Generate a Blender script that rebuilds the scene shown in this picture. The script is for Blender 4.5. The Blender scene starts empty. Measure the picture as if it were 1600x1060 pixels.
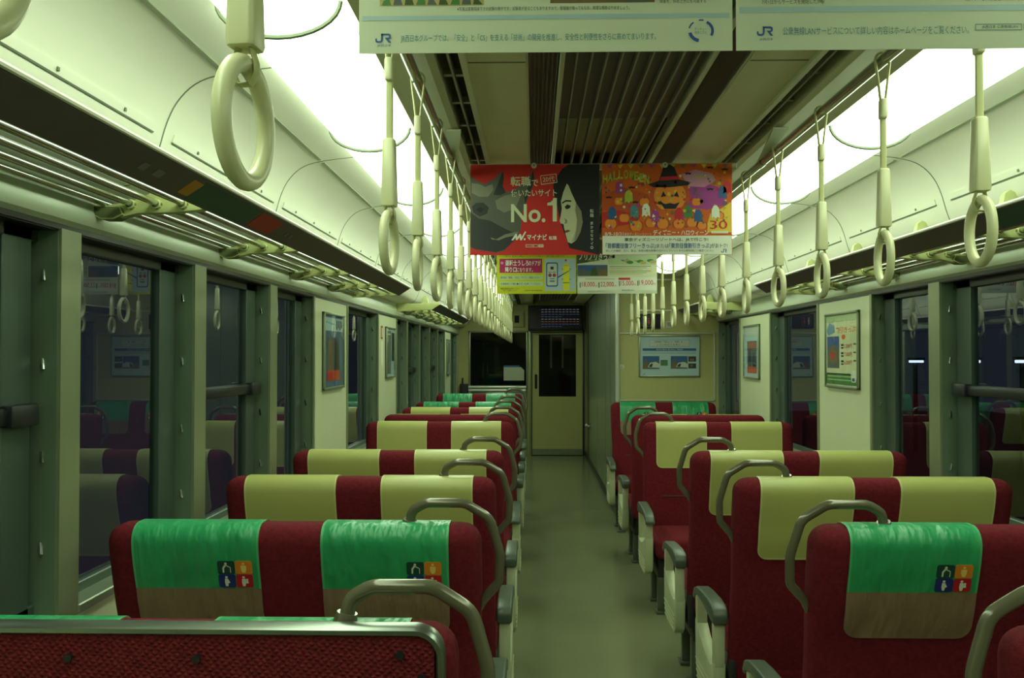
import bpy, bmesh, math, random
from mathutils import Vector, Matrix
random.seed(7)
PI = math.pi
C = bpy.context.scene.collection
SC = bpy.context.scene

# ------------------------------------------------------------------ camera, world, exposure
CAM = Vector((-0.2735, 0.0, 1.505))
cam_d = bpy.data.cameras.new('camera')
cam_d.sensor_width = 36.0
cam_d.lens = 36.0 * 1420.0 / 1600.0
cam_d.clip_start = 0.02
cam = bpy.data.objects.new('camera', cam_d)
cam.location = CAM
cam.rotation_euler = (math.radians(90) + math.atan(26 / 1420), 0.0, math.atan(35 / 1420))
C.objects.link(cam)
SC.camera = cam

world = bpy.data.worlds.new('night_sky')
SC.world = world
world.use_nodes = True
wn = world.node_tree
for n in list(wn.nodes):
    wn.nodes.remove(n)
wo = wn.nodes.new('ShaderNodeOutputWorld')
wb = wn.nodes.new('ShaderNodeBackground')
wtc = wn.nodes.new('ShaderNodeTexCoord')
wsep = wn.nodes.new('ShaderNodeSeparateXYZ')
wr = wn.nodes.new('ShaderNodeValToRGB')
wr.color_ramp.elements[0].position = 0.35
wr.color_ramp.elements[0].color = (0.024, 0.027, 0.035, 1)
wr.color_ramp.elements[1].position = 0.75
wr.color_ramp.elements[1].color = (0.030, 0.034, 0.045, 1)
wn.links.new(wtc.outputs['Generated'], wsep.inputs[0])
wn.links.new(wsep.outputs['Z'], wr.inputs[0])
wn.links.new(wr.outputs[0], wb.inputs['Color'])
wb.inputs['Strength'].default_value = 1.0
wn.links.new(wb.outputs[0], wo.inputs[0])

SC.view_settings.view_transform = 'Standard'
SC.view_settings.look = 'None'
SC.view_settings.gamma = 1.0
SC.view_settings.use_curve_mapping = False
SC.view_settings.exposure = 0.0

LIGHT_COLOR = (0.80, 1.0, 0.69)
LIGHT_STRENGTH = 6.6

# ------------------------------------------------------------------ materials
MATS = {}


def srgb(r, g, b):
    def f(c):
        c /= 255.0
        return c / 12.92 if c <= 0.04045 else ((c + 0.055) / 1.055) ** 2.4
    return (f(r), f(g), f(b))


def pm(name, col, rough=0.5, metal=0.0, var=0.06, vscale=14.0, bump=0.0, bscale=300.0, stretch=(1, 1, 1), spec=0.5, coat=0.0, bdist=0.004):
    m = bpy.data.materials.new(name)
    m.use_nodes = True
    nt = m.node_tree
    b = nt.nodes['Principled BSDF']
    b.inputs['Roughness'].default_value = rough
    b.inputs['Metallic'].default_value = metal
    b.inputs['Specular IOR Level'].default_value = spec
    b.inputs['Coat Weight'].default_value = coat
    tc = nt.nodes.new('ShaderNodeTexCoord')
    mp = nt.nodes.new('ShaderNodeMapping')
    mp.inputs['Scale'].default_value = stretch
    nt.links.new(tc.outputs['Object'], mp.inputs[0])
    nz = nt.nodes.new('ShaderNodeTexNoise')
    nz.inputs['Scale'].default_value = vscale
    nz.inputs['Detail'].default_value = 4
    nt.links.new(mp.outputs[0], nz.inputs['Vector'])
    rp = nt.nodes.new('ShaderNodeValToRGB')
    rp.color_ramp.elements[0].position = 0.3
    rp.color_ramp.elements[1].position = 0.7
    rp.color_ramp.elements[0].color = tuple(c * (1 - var) for c in col) + (1,)
    rp.color_ramp.elements[1].color = tuple(min(1, c * (1 + var)) for c in col) + (1,)
    nt.links.new(nz.outputs['Fac'], rp.inputs[0])
    nt.links.new(rp.outputs[0], b.inputs['Base Color'])
    if bump:
        n2 = nt.nodes.new('ShaderNodeTexNoise')
        n2.inputs['Scale'].default_value = bscale
        n2.inputs['Detail'].default_value = 3
        nt.links.new(mp.outputs[0], n2.inputs['Vector'])
        bp = nt.nodes.new('ShaderNodeBump')
        bp.inputs['Strength'].default_value = bump
        bp.inputs['Distance'].default_value = bdist
        nt.links.new(n2.outputs['Fac'], bp.inputs['Height'])
        nt.links.new(bp.outputs[0], b.inputs['Normal'])
    MATS[name] = m
    return m


def flat(name, rgb, rough=0.55):
    """printing ink"""
    return pm(name, srgb(*rgb), rough, var=0.02)


def em(name, col, strength):
    m = bpy.data.materials.new(name)
    m.use_nodes = True
    nt = m.node_tree
    for n in list(nt.nodes):
        nt.nodes.remove(n)
    o = nt.nodes.new('ShaderNodeOutputMaterial')
    e = nt.nodes.new('ShaderNodeEmission')
    e.inputs['Color'].default_value = col + (1,)
    e.inputs['Strength'].default_value = strength
    nt.links.new(e.outputs[0], o.inputs[0])
    MATS[name] = m
    return m


def glass_mat(name, tint, ior):
    m = bpy.data.materials.new(name)
    m.use_nodes = True
    nt = m.node_tree
    for n in list(nt.nodes):
        nt.nodes.remove(n)
    o = nt.nodes.new('ShaderNodeOutputMaterial')
    mx = nt.nodes.new('ShaderNodeMixShader')
    fr = nt.nodes.new('ShaderNodeFresnel')
    fr.inputs['IOR'].default_value = ior
    tr = nt.nodes.new('ShaderNodeBsdfTransparent')
    tr.inputs['Color'].default_value = tint + (1,)
    gl = nt.nodes.new('ShaderNodeBsdfGlossy')
    gl.inputs['Roughness'].default_value = 0.0
    gl.inputs['Color'].default_value = (0.9, 0.95, 0.95, 1)
    geo = nt.nodes.new('ShaderNodeNewGeometry')
    inv = nt.nodes.new('ShaderNodeMath')
    inv.operation = 'SUBTRACT'
    inv.inputs[0].default_value = 1.0
    nt.links.new(geo.outputs['Backfacing'], inv.inputs[1])
    mul = nt.nodes.new('ShaderNodeMath')
    mul.operation = 'MULTIPLY'
    nt.links.new(fr.outputs[0], mul.inputs[0])
    nt.links.new(inv.outputs[0], mul.inputs[1])
    nt.links.new(mul.outputs[0], mx.inputs[0])
    nt.links.new(tr.outputs[0], mx.inputs[1])
    nt.links.new(gl.outputs[0], mx.inputs[2])
    nt.links.new(mx.outputs[0], o.inputs[0])
    MATS[name] = m
    return m


em('light_cover', LIGHT_COLOR, LIGHT_STRENGTH)
pm('cream', srgb(214, 220, 184), 0.36, var=0.02, vscale=5)
pm('cream_ceiling', srgb(208, 204, 166), 0.45, var=0.05, vscale=4)
pm('cove', srgb(238, 238, 220), 0.33, var=0.02, vscale=4)
pm('cornice', srgb(206, 216, 194), 0.3, metal=0.15, var=0.05, vscale=3, stretch=(1, 0.2, 3))
pm('pillar', srgb(146, 154, 124), 0.32, metal=0.35, var=0.06, vscale=9, stretch=(1, 1, 0.3))
pm('jamb', srgb(124, 144, 122), 0.42, metal=0.4, var=0.14, vscale=8, stretch=(1, 1, 0.3))
pm('sash', srgb(88, 104, 94), 0.4, metal=0.5, var=0.12, vscale=8, stretch=(1, 1, 0.3))
pm('dark_rail', srgb(34, 36, 40), 0.35, var=0.1)
pm('dark', srgb(26, 26, 30), 0.6, var=0.1)
pm('black_slot', srgb(18, 18, 24), 0.7, var=0.1)
pm('chrome', srgb(196, 200, 196), 0.16, metal=1.0, var=0.03)
pm('steel', srgb(150, 158, 150), 0.3, metal=0.9, var=0.08, vscale=6, stretch=(1, 1, 0.2))
pm('seam_and_shadow', srgb(112, 122, 98), 0.6, var=0.05)
pm('strip', srgb(150, 162, 138), 0.32, metal=0.5, var=0.05)
pm('strip_thin', srgb(152, 160, 134), 0.4, metal=0.3, var=0.05)
pm('rack_lip', srgb(88, 78, 80), 0.5, var=0.06)
pm('rack_edge', srgb(220, 220, 200), 0.35, var=0.03)
pm('rack_bracket', srgb(206, 212, 146), 0.42, var=0.04)
pm('rack_bracket_shade', srgb(112, 122, 80), 0.45, var=0.05)  # shade on the rack brackets, painted as a darker olive
pm('rail_metal', srgb(160, 164, 146), 0.25, metal=0.9, var=0.05)
pm('beam', srgb(192, 194, 158), 0.42, metal=0.2, var=0.06, vscale=5)
pm('flute', srgb(122, 106, 98), 0.5, var=0.08, vscale=5)
pm('flute_dark', srgb(96, 86, 84), 0.5, var=0.06)
pm('blade', srgb(150, 146, 132), 0.4, metal=0.2, var=0.08)
pm('vent_strip', srgb(190, 194, 164), 0.3, metal=0.15, var=0.05)
pm('strap_plastic', srgb(222, 220, 178), 0.3, var=0.03, spec=0.5)
pm('strap_belt', srgb(196, 196, 140), 0.5, var=0.06)
pm('plush', srgb(112, 31, 41), 0.85, var=0.22, vscale=90, bump=0.5, bscale=420, spec=0.15)
pm('plush_weave', srgb(128, 40, 48), 0.85, var=0.30, vscale=110, bump=0.8, bscale=260, stretch=(1, 1, 1.6), spec=0.15)
pm('cover_cream', srgb(186, 188, 112), 0.36, var=0.03, vscale=6, bump=0.12, bscale=40)
pm('cover_hem', srgb(204, 204, 138), 0.45, var=0.03)
pm('cover_green', srgb(48, 160, 102), 0.34, var=0.06, vscale=10, bump=0.7, bscale=9, bdist=0.03, stretch=(1.8, 1, 0.7))
pm('cover_tan', srgb(138, 114, 88), 0.5, var=0.06, vscale=10, bump=0.7, bscale=9, bdist=0.03, stretch=(1.8, 1, 0.7))
pm('handle', srgb(108, 104, 84), 0.18, metal=0.15, var=0.04, spec=0.6)
pm('arm_pad', srgb(86, 98, 86), 0.38, var=0.05)
pm('arm_panel', srgb(192, 198, 162), 0.4, var=0.03)
pm('seat_frame', srgb(40, 40, 44), 0.5, var=0.1)
pm('leg_metal', srgb(104, 110, 98), 0.35, metal=0.5, var=0.08)
pm('bright_alu', srgb(214, 218, 204), 0.3, metal=0.4, var=0.04)
pm('steel_wall', srgb(152, 162, 136), 0.3, metal=0.5, var=0.12, vscale=3, stretch=(1, 1, 0.25))
pm('end_cream', srgb(186, 182, 122), 0.45, var=0.03, vscale=5)
pm('paper', srgb(230, 234, 214), 0.6, var=0.015, vscale=5)
pm('screen', srgb(24, 24, 40), 0.2, var=0.05)
pm('kick', srgb(130, 138, 116), 0.4, metal=0.3, var=0.06)
def translucent(name, k):
    nt = MATS[name].node_tree
    b = nt.nodes['Principled BSDF']
    out = [n for n in nt.nodes if n.type == 'OUTPUT_MATERIAL'][0]
    tl = nt.nodes.new('ShaderNodeBsdfTranslucent')
    mx = nt.nodes.new('ShaderNodeMixShader')
    mx.inputs[0].default_value = k
    nt.links.new(b.inputs['Base Color'].links[0].from_socket, tl.inputs['Color'])
    nt.links.new(b.outputs[0], mx.inputs[1])
    nt.links.new(tl.outputs[0], mx.inputs[2])
    nt.links.new(mx.outputs[0], out.inputs[0])


translucent('paper', 0.35)
def weave(name, scale):
    nt = MATS[name].node_tree
    b = nt.nodes['Principled BSDF']
    tc = [n for n in nt.nodes if n.type == 'TEX_COORD'][0]
    outs = []
    for rot in (0.7, -0.9):
        mp = nt.nodes.new('ShaderNodeMapping')
        mp.inputs['Rotation'].default_value = (0, rot, 0)
        nt.links.new(tc.outputs['Object'], mp.inputs[0])
        w = nt.nodes.new('ShaderNodeTexWave')
        w.inputs['Scale'].default_value = scale
        w.inputs['Distortion'].default_value = 2.5
        w.inputs['Detail Scale'].default_value = 3.0
        nt.links.new(mp.outputs[0], w.inputs['Vector'])
        outs.append(w)
    mx = nt.nodes.new('ShaderNodeMath')
    mx.operation = 'MULTIPLY'
    nt.links.new(outs[0].outputs['Fac'], mx.inputs[0])
    nt.links.new(outs[1].outputs['Fac'], mx.inputs[1])
    bp = nt.nodes.new('ShaderNodeBump')
    bp.inputs['Strength'].default_value = 0.9
    bp.inputs['Distance'].default_value = 0.004
    nt.links.new(mx.outputs[0], bp.inputs['Height'])
    nt.links.new(bp.outputs[0], b.inputs['Normal'])
    old = b.inputs['Base Color'].links[0].from_socket
    mc = nt.nodes.new('ShaderNodeMixRGB')
    mc.blend_type = 'MULTIPLY'
    mc.inputs[0].default_value = 0.4
    rp = nt.nodes.new('ShaderNodeValToRGB')
    rp.color_ramp.elements[0].color = (0.35, 0.3, 0.35, 1)
    rp.color_ramp.elements[1].position = 0.5
    nt.links.new(mx.outputs[0], rp.inputs[0])
    nt.links.new(old, mc.inputs[1])
    nt.links.new(rp.outputs[0], mc.inputs[2])
    nt.links.new(mc.outputs[0], b.inputs['Base Color'])


weave('plush_weave', 38.0)
glass_mat('glass', (0.62, 0.66, 0.70), 1.75)
glass_mat('glass_cab', (0.75, 0.78, 0.8), 1.4)
glass_mat('glass_clear', (0.985, 0.99, 0.985), 1.22)

# floor: vinyl with slight random tone and fine bumps
mf = pm('floor_vinyl', srgb(124, 128, 98), 0.2, var=0.07, vscale=1.6, bump=0.05, bscale=60)

# ------------------------------------------------------------------ mesh building


class MB:
    def __init__(self):
        self.v = []
        self.f = []
        self.m = []
        self.mats = []

    def mi(self, m):
        m = MATS[m]
        if m not in self.mats:
            self.mats.append(m)
        return self.mats.index(m)

    def add(self, verts, faces, m):
        o = len(self.v)
        i = self.mi(m)
        self.v += [tuple(p) for p in verts]
        self.f += [tuple(o + k for k in fc) for fc in faces]
        self.m += [i] * len(faces)
        return self

    def box(self, x0, x1, y0, y1, z0, z1, m):
        x0, x1 = min(x0, x1), max(x0, x1)
        y0, y1 = min(y0, y1), max(y0, y1)
        v = [(x, y, z) for z in (z0, z1) for y in (y0, y1) for x in (x0, x1)]
        f = [(0, 2, 3, 1), (4, 5, 7, 6), (0, 1, 5, 4), (2, 6, 7, 3), (0, 4, 6, 2), (1, 3, 7, 5)]
        return self.add(v, f, m)

    def prism(self, poly, axis, a0, a1, m):
        """poly 2D extruded along axis ('x': poly=(y,z); 'y': poly=(x,z); 'z': poly=(x,y))"""
        n = len(poly)

        def P(p, a):
            return {'x': (a, p[0], p[1]), 'y': (p[0], a, p[1]), 'z': (p[0], p[1], a)}[axis]
        v = [P(p, a0) for p in poly] + [P(p, a1) for p in poly]
        f = [tuple(range(n)), tuple(range(2 * n - 1, n - 1, -1))]
        f += [(i, i + n, (i + 1) % n + n, (i + 1) % n) for i in range(n)]
        return self.add(v, f, m)

    def sheet(self, prof, axis, a0, a1, m, thick=0.012, side=1):
        """open profile given real thickness, extruded"""
        n = len(prof)
        off = []
        for i in range(n):
            a = Vector(prof[max(0, i - 1)])
            b = Vector(prof[min(n - 1, i + 1)])
            t = (b - a).normalized()
            off.append((prof[i][0] - t.y * thick * side, prof[i][1] + t.x * thick * side))
        quads = []

        def P(p, a):
            return {'x': (a, p[0], p[1]), 'y': (p[0], a, p[1]), 'z': (p[0], p[1], a)}[axis]
        v = []
        for a in (a0, a1):
            v += [P(p, a) for p in prof] + [P(p, a) for p in off]
        f = []
        for i in range(n - 1):
            f.append((i, i + 1, 2 * n + i + 1, 2 * n + i))
            f.append((n + i, 3 * n + i, 3 * n + i + 1, n + i + 1))
            f.append((i, n + i, n + i + 1, i + 1))
            f.append((2 * n + i, 2 * n + i + 1, 3 * n + i + 1, 3 * n + i))
        f.append((0, 2 * n, 3 * n, n))
        f.append((n - 1, 2 * n - 1, 4 * n - 1, 3 * n - 1))
        return self.add(v, f, m)

    def tube(self, path, r, m, n=10, closed=False, ry=None, cap=True):
        path = [Vector(p) for p in path]
        k = len(path)
        rings = []
        up = None
        for i in range(k):
            if closed:
                t = (path[(i + 1) % k] - path[i - 1]).normalized()
            else:
                t = (path[min(k - 1, i + 1)] - path[max(0, i - 1)]).normalized()
            if up is None:
                up = Vector((0, 0, 1)) if abs(t.z) < 0.9 else Vector((0, 1, 0))
            s = t.cross(up).normalized()
            up = s.cross(t).normalized()
            rr = r[i] if isinstance(r, (list, tuple)) else r
            rings.append([path[i] + s * math.cos(2 * PI * j / n) * rr + up * math.sin(2 * PI * j / n) * (rr if ry is None else ry) for j in range(n)])
        v = [p for rg in rings for p in rg]
        f = []
        for i in range(k if closed else k - 1):
            a, b = i * n, ((i + 1) % k) * n
            for j in range(n):
                f.append((a + j, a + (j + 1) % n, b + (j + 1) % n, b + j))
        if not closed and cap:
            f.append(tuple(range(n - 1, -1, -1)))
            f.append(tuple((k - 1) * n + j for j in range(n)))
        return self.add(v, f, m)

    def disc(self, c, axis, r, t, m, n=20):
        poly = [(r * math.cos(2 * PI * i / n), r * math.sin(2 * PI * i / n)) for i in range(n)]
        ia = {'x': (1, 2), 'y': (0, 2), 'z': (0, 1)}[axis]
        poly = [(p[0] + c[ia[0]], p[1] + c[ia[1]]) for p in poly]
        a = c['xyz'.index(axis)]
        return self.prism(poly, axis, a - t / 2, a + t / 2, m)

    def rbox(self, c, d, r, m, deform=None, nr=4, nx=6, ny=1, nz=8):
        """rounded box by the clamp-and-push rule, then deformed"""
        h = [q / 2 for q in d]

        def coords(hh, n):
            rr = min(r, hh)
            a = [-hh + rr * (1 - math.cos(PI / 2 * i / nr)) for i in range(nr + 1)]
            if hh - rr > 1e-6:
                a += [(-hh + rr) + (2 * (hh - rr)) * i / n for i in range(1, n)]
                a += [-q for q in reversed(a[:nr + 1])]
            else:
                a += [-q for q in reversed(a[:nr])]
            return a
        g = [coords(h[0], nx), coords(h[1], ny), coords(h[2], nz)]
        idx = {}
        V = []
        F = []

        def vid(i, j, k):
            key = (i, j, k)
            if key not in idx:
                p = Vector((g[0][i], g[1][j], g[2][k]))
                q = Vector(tuple(max(-(h[a] - min(r, h[a])), min(h[a] - min(r, h[a]), p[a])) for a in range(3)))
                dd = p - q
                if dd.length > 1e-9:
                    p = q + dd.normalized() * min(r, max(abs(dd.x), abs(dd.y), abs(dd.z)) * 1e9 and r)
                p = p + Vector(c)
                if deform:
                    p = Vector(deform(*p))
                idx[key] = len(V)
                V.append(p)
            return idx[key]
        N = [len(q) - 1 for q in g]
        for a in range(3):
            b, c2 = (a + 1) % 3, (a + 2) % 3
            for e in (0, N[a]):
                for i in range(N[b]):
                    for j in range(N[c2]):
                        q = []
                        for (di, dj) in ((0, 0), (1, 0), (1, 1), (0, 1)):
                            ii = [0, 0, 0]
                            ii[a] = e
                            ii[b] = i + di
                            ii[c2] = j + dj
                            q.append(vid(*ii))
                        F.append(tuple(q) if e else tuple(reversed(q)))
        return self.add(V, F, m)

    def xform(self, fn):
        self.v = [tuple(fn(*p)) for p in self.v]
        return self

    def mesh(self, name, smooth=True, bevel=0.0, segs=2, angle=35, recalc=True):
        me = bpy.data.meshes.new(name)
        me.from_pydata(self.v, [], self.f)
        for m in self.mats:
            me.materials.append(m)
        me.polygons.foreach_set('material_index', self.m)
        bm = bmesh.new()
        bm.from_mesh(me)
        if recalc:
            bmesh.ops.recalc_face_normals(bm, faces=bm.faces)
        if bevel:
            ed = [e for e in bm.edges if len(e.link_faces) == 2 and e.calc_face_angle(0) > math.radians(30)]
            bmesh.ops.bevel(bm, geom=ed, offset=bevel, segments=segs, profile=0.5, affect='EDGES', clamp_overlap=True)
        bm.to_mesh(me)
        bm.free()
        if smooth:
            me.shade_smooth()
            me.set_sharp_from_angle(angle=math.radians(angle))
        return me

    def build(self, name, parent=None, **kw):
        return link(name, self.mesh(name, **kw), parent)


def link(name, data, parent=None):
    o = bpy.data.objects.new(name, data)
    C.objects.link(o)
    if parent is not None:
        o.parent = parent
    return o


def thing(name, label, cat, loc=(0, 0, 0), rz=0.0, group=None):
    o = link(name, None)
    o.empty_display_size = 0.1
    o.location = loc
    o.rotation_euler = (0, 0, rz)
    tag(o, label, cat, group)
    return o


def tag(o, label, cat, group=None):
    o['label'] = label
    o['category'] = cat
    if group:
        o['group'] = group
    return o


STRUCT_LABELS = {}


def struct(o, label=None, cat=None):
    o['kind'] = 'structure'
    if label:
        o['label'] = label
    if cat:
        o['category'] = cat
    return o


def fillet(pts, rads, n=6):
    """polyline with rounded corners"""
    out = [Vector(pts[0])]
    for i in range(1, len(pts) - 1):
        p, a, b = Vector(pts[i]), Vector(pts[i - 1]), Vector(pts[i + 1])
        r = rads[i - 1] if isinstance(rads, (list, tuple)) else rads
        u, w = (a - p).normalized(), (b - p).normalized()
        ang = u.angle(w)
        if ang > PI - 1e-3:
            out.append(p)
            continue
        d = r / math.tan(ang / 2)
        d = min(d, (a - p).length * 0.49, (b - p).length * 0.49)
        rr = d * math.tan(ang / 2)
        cen = p + (u + w).normalized() * (rr / math.sin(ang / 2))
        s, e = p + u * d, p + w * d
        v0, v1 = s - cen, e - cen
        tot = v0.angle(v1)
        ax = v0.cross(v1).normalized()
        for k in range(n + 1):
            out.append(cen + Matrix.Rotation(tot * k / n, 3, ax) @ v0)
    out.append(Vector(pts[-1]))
    return out


def rrect(x0, x1, z0, z1, r, n=5):
    p = []
    for (cx, cz, a0) in ((x1 - r, z1 - r, 0), (x0 + r, z1 - r, 90), (x0 + r, z0 + r, 180), (x1 - r, z0 + r, 270)):
        for i in range(n + 1):
            a = math.radians(a0 + 90 * i / n)
            p.append((cx + r * math.cos(a), cz + r * math.sin(a)))
    return p


def circ(cx, cy, rx, ry=None, n=18, a0=0, a1=360):
    ry = rx if ry is None else ry
    full = a1 - a0 >= 360
    k = n if full else n + 1
    return [(cx + rx * math.cos(math.radians(a0 + (a1 - a0) * i / n)), cy + ry * math.sin(math.radians(a0 + (a1 - a0) * i / n))) for i in range(k)]


# ---- text outlines (Blender's own font), returned as flat 2D meshes
_TXT = {}


def text2d(body, bold=0.0):
    key = (body, bold)
    if key in _TXT:
        return _TXT[key]
    cu = bpy.data.curves.new('t', 'FONT')
    cu.body = body
    cu.size = 1.0
    cu.resolution_u = 3
    cu.offset = bold
    ob = bpy.data.objects.new('t', cu)
    C.objects.link(ob)
    dg = bpy.context.evaluated_depsgraph_get()
    me = bpy.data.meshes.new_from_object(ob.evaluated_get(dg))
    vs = [(v.co.x, v.co.y) for v in me.vertices]
    fs = [tuple(p.vertices) for p in me.polygons]
    bpy.data.objects.remove(ob)
    bpy.data.curves.remove(cu)
    bpy.data.meshes.remove(me)
    _TXT[key] = (vs, fs)
    return _TXT[key]


class Print:
    """flat printing laid in thin layers on a sheet. px -> sheet mapping: (px0, px1, py0, py1) of picture coordinates on a sheet w x h"""

    def __init__(self, w, h, px0, px1, py_bottom, py_top):
        self.w, self.h = w, h
        self.px0, self.px1, self.pyb, self.pyt = px0, px1, py_bottom, py_top
        self.sx = w / (px1 - px0)
        self.sy = h / (py_bottom - py_top)
        self.layers = {}

    def P(self, x, y):
        return ((x - self.px0) * self.sx, (self.pyb - y) * self.sy)

    def _add(self, part, pts, faces, m, lay, single=False):
        if single:
            part = (part, len(self.layers))
        mb = self.layers.setdefault(part, MB())
        mb.add([(p[0], -0.0009 - 0.00035 * lay, p[1]) for p in pts], faces, m)

    def poly(self, part, pts, m, lay=1):
        q = [self.P(*p) for p in pts]
        # clip to the sheet
        q = [(min(max(a, 0.0005), self.w - 0.0005), min(max(b, 0.0005), self.h - 0.0005)) for a, b in q]
        self._add(part, q, [tuple(range(len(q)))], m, lay)

    def rect(self, part, x0, x1, y0, y1, m, lay=1):
        self.poly(part, [(x0, y1), (x1, y1), (x1, y0), (x0, y0)], m, lay)

    def frame(self, part, x0, x1, y0, y1, t, m, lay=1):
        self.rect(part, x0, x1, y0, y0 + t, m, lay)
        self.rect(part, x0, x1, y1 - t, y1, m, lay)
        self.rect(part, x0, x0 + t, y0, y1, m, lay)
        self.rect(part, x1 - t, x1, y0, y1, m, lay)

    def text(self, part, body, x0, x1, y0, y1, m, lay=2, bold=0.0, rot=0.0, vert=False):
        """fitted into the picture rectangle x0..x1, y0(top)..y1(bottom)"""
        vs, fs = text2d(body, bold)
        if not vs:
            return
        ax, bx = min(v[0] for v in vs), max(v[0] for v in vs)
        ay, by = min(v[1] for v in vs), max(v[1] for v in vs)
        X0, Y0 = self.P(x0, y1)
        X1, Y1 = self.P(x1, y0)
        kx, ky = (X1 - X0) / max(1e-6, bx - ax), (Y1 - Y0) / max(1e-6, by - ay)
        pts = [(X0 + (v[0] - ax) * kx, Y0 + (v[1] - ay) * ky) for v in vs]
        if rot:
            cx, cy = (X0 + X1) / 2, (Y0 + Y1) / 2
            c, s = math.cos(rot), math.sin(rot)
            pts = [(cx + (p[0] - cx) * c - (p[1] - cy) * s, cy + (p[0] - cx) * s + (p[1] - cy) * c) for p in pts]
        self._add(part, pts, fs, m, lay, True)

    def build(self, parent):
        for k, mb in self.layers.items():
            mb.build(k if isinstance(k, str) else k[0], parent, smooth=False, recalc=False)


# ------------------------------------------------------------------ the setting
Y0, Y1 = -2.6, 13.7          # car body front/back
HW = 1.43                    # half width at the windows
SILL, HEAD = 0.875, 1.815
BOXY, BOXX = 8.45, 0.4995    # lavatory block on the right
ZC = 2.285

fl = MB().box(-1.5, 1.5, Y0, Y1, -0.05, 0.0, 'floor_vinyl').build('floor', smooth=False)
struct(fl)


def wall_side(s, name, y_end, windows, panels):
    mb = MB()
    mb.box(s * HW, s * (HW + 0.12), Y0, y_end, 0, SILL, 'cream')                      # below the windows
    mb.box(s * HW, s * (HW + 0.12), Y0, y_end, HEAD, 2.30, 'cornice')                 # header
    last = Y0
    for (a, b) in panels:
        mb.box(s * (HW - 0.004), s * (HW + 0.12), a, b, SILL - 0.3, HEAD, 'cream')
    w = mb.build(name, smooth=False)
    struct(w)
    return w


WIN_L = [(1.32, 2.18, 1), (2.27, 3.05, 0), (3.15, 3.93, 1), (4.03, 4.71, 0), (5.56, 6.66, 0), (7.55, 8.16, 0),
         (8.24, 9.06, 1), (9.14, 9.92, 0), (10.0, 10.76, 1), (10.84, 11.62, 0), (12.45, 13.5, 2)]
PAN_L = [(Y0, 1.32), (4.71, 5.56), (6.66, 7.55), (11.62, 12.45), (13.5, 13.7)]
WIN_R = [(1.32, 2.18, 1), (2.27, 3.05, 0), (3.15, 3.85, 1), (3.95, 4.62, 0), (5.48, 6.58, 0), (7.55, 8.42, 0)]
PAN_R = [(Y0, 1.32), (4.62, 5.48), (6.58, 7.55)]
wall_side(-1, 'wall_left', Y1, WIN_L, PAN_L)
wall_side(1, 'wall_right', BOXY, WIN_R, PAN_R)

# pillars between windows
tn = 0
for s, wins in ((-1, WIN_L), (1, WIN_R)):
    for (a, b) in zip(wins[:-1], wins[1:]):
        if b[0] - a[1] < 0.2:
            tn += 1
            mb = MB().box(s * (HW + 0.001), s * (HW + 0.11), a[1], b[0], SILL, HEAD, 'jamb')
            mb.box(s * (HW - 0.008), s * (HW + 0.001), a[1] - 0.003, b[0] + 0.003, SILL - 0.02, HEAD, 'pillar')
            struct(mb.build('trim_%d' % tn, smooth=False))
    # metal edge strips of the wide panels
    for (a, b) in (PAN_L[1:4] if s < 0 else PAN_R[1:]):
        for yy in (a, b):
            tn += 1
            mb = MB().box(s * (HW - 0.011), s * (HW - 0.003), yy - 0.014, yy + 0.014, SILL - 0.3, HEAD, 'pillar')
            struct(mb.build('trim_%d' % tn, smooth=False))

wn_i = 0
for s, wins in ((-1, WIN_L), (1, WIN_R)):
    for (a, b, kind) in wins:
        wn_i += 1
        root = link('window_%d' % wn_i, None)
        struct(root)
        xg = s * (HW + 0.066)
        fr = MB()
        z0, z1 = SILL, HEAD
        xa, xb = s * (HW + 0.05), s * (HW + 0.085)
        st = min(0.12, (b - a) * 0.2)
        fr.box(xa, xb, a + 0.012, a + st, z0, z1, 'sash')
        fr.box(xa, xb, b - st - 0.03, b - 0.03, z0, z1, 'sash')
        fr.box(s * (HW + 0.07), s * (HW + 0.1), b - 0.03, b, z0, z1, 'dark')
        fr.box(s * (HW + 0.07), s * (HW + 0.1), a, a + 0.012, z0, z1, 'dark')
        fr.box(xa, xb, a, b, z1 - 0.035, z1, 'dark_rail')
        fr.box(xa, xb, a, b, z0, z0 + 0.03, 'sash')
        fr.build('window_frame', root, bevel=0.003, segs=1)
        jm = MB()
        for yy, d in ((a, 1), (b, -1)):
            jm.box(s * (HW + 0.0), s * (HW + 0.1), yy - 0.001 * d, yy + 0.006 * d, z0, z1, 'jamb')
            for zz in (1.04, 1.26, 1.485, 1.70):
                jm.tube([(s * (HW + 0.036), yy + 0.004 * d, zz + 0.012), (s * (HW + 0.028), yy + 0.016 * d, zz - 0.014)], 0.0042, 'chrome', 8)
        jm.build('jamb', root)
        MB().box(s * (HW - 0.012), s * (HW + 0.1), a, b, z0 - 0.02, z0 + 0.004, 'strip').build('window_sill', root, bevel=0.003, segs=1)
        MB().box(s * HW, s * (HW + 0.1), a, b, z1 - 0.006, z1 - 0.001, 'dark_rail').build('curtain_slot', root, smooth=False)
        MB().box(xg, xg + s * 0.006, a + st * 0.5, b - st * 0.5 - 0.03, z0 + 0.01, z1 - 0.01, 'glass').build('window_pane', root, smooth=False)
        if kind == 1:
            rl = MB().box(s * (HW + 0.03), s * (HW + 0.09), a + 0.02, b - 0.03, 1.345, 1.385, 'dark_rail')
            rl.box(s * (HW + 0.018), s * (HW + 0.05), b - 0.16, b - 0.045, 1.34, 1.392, 'dark_rail')
            rl.build('meeting_rail', root, bevel=0.006)

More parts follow.
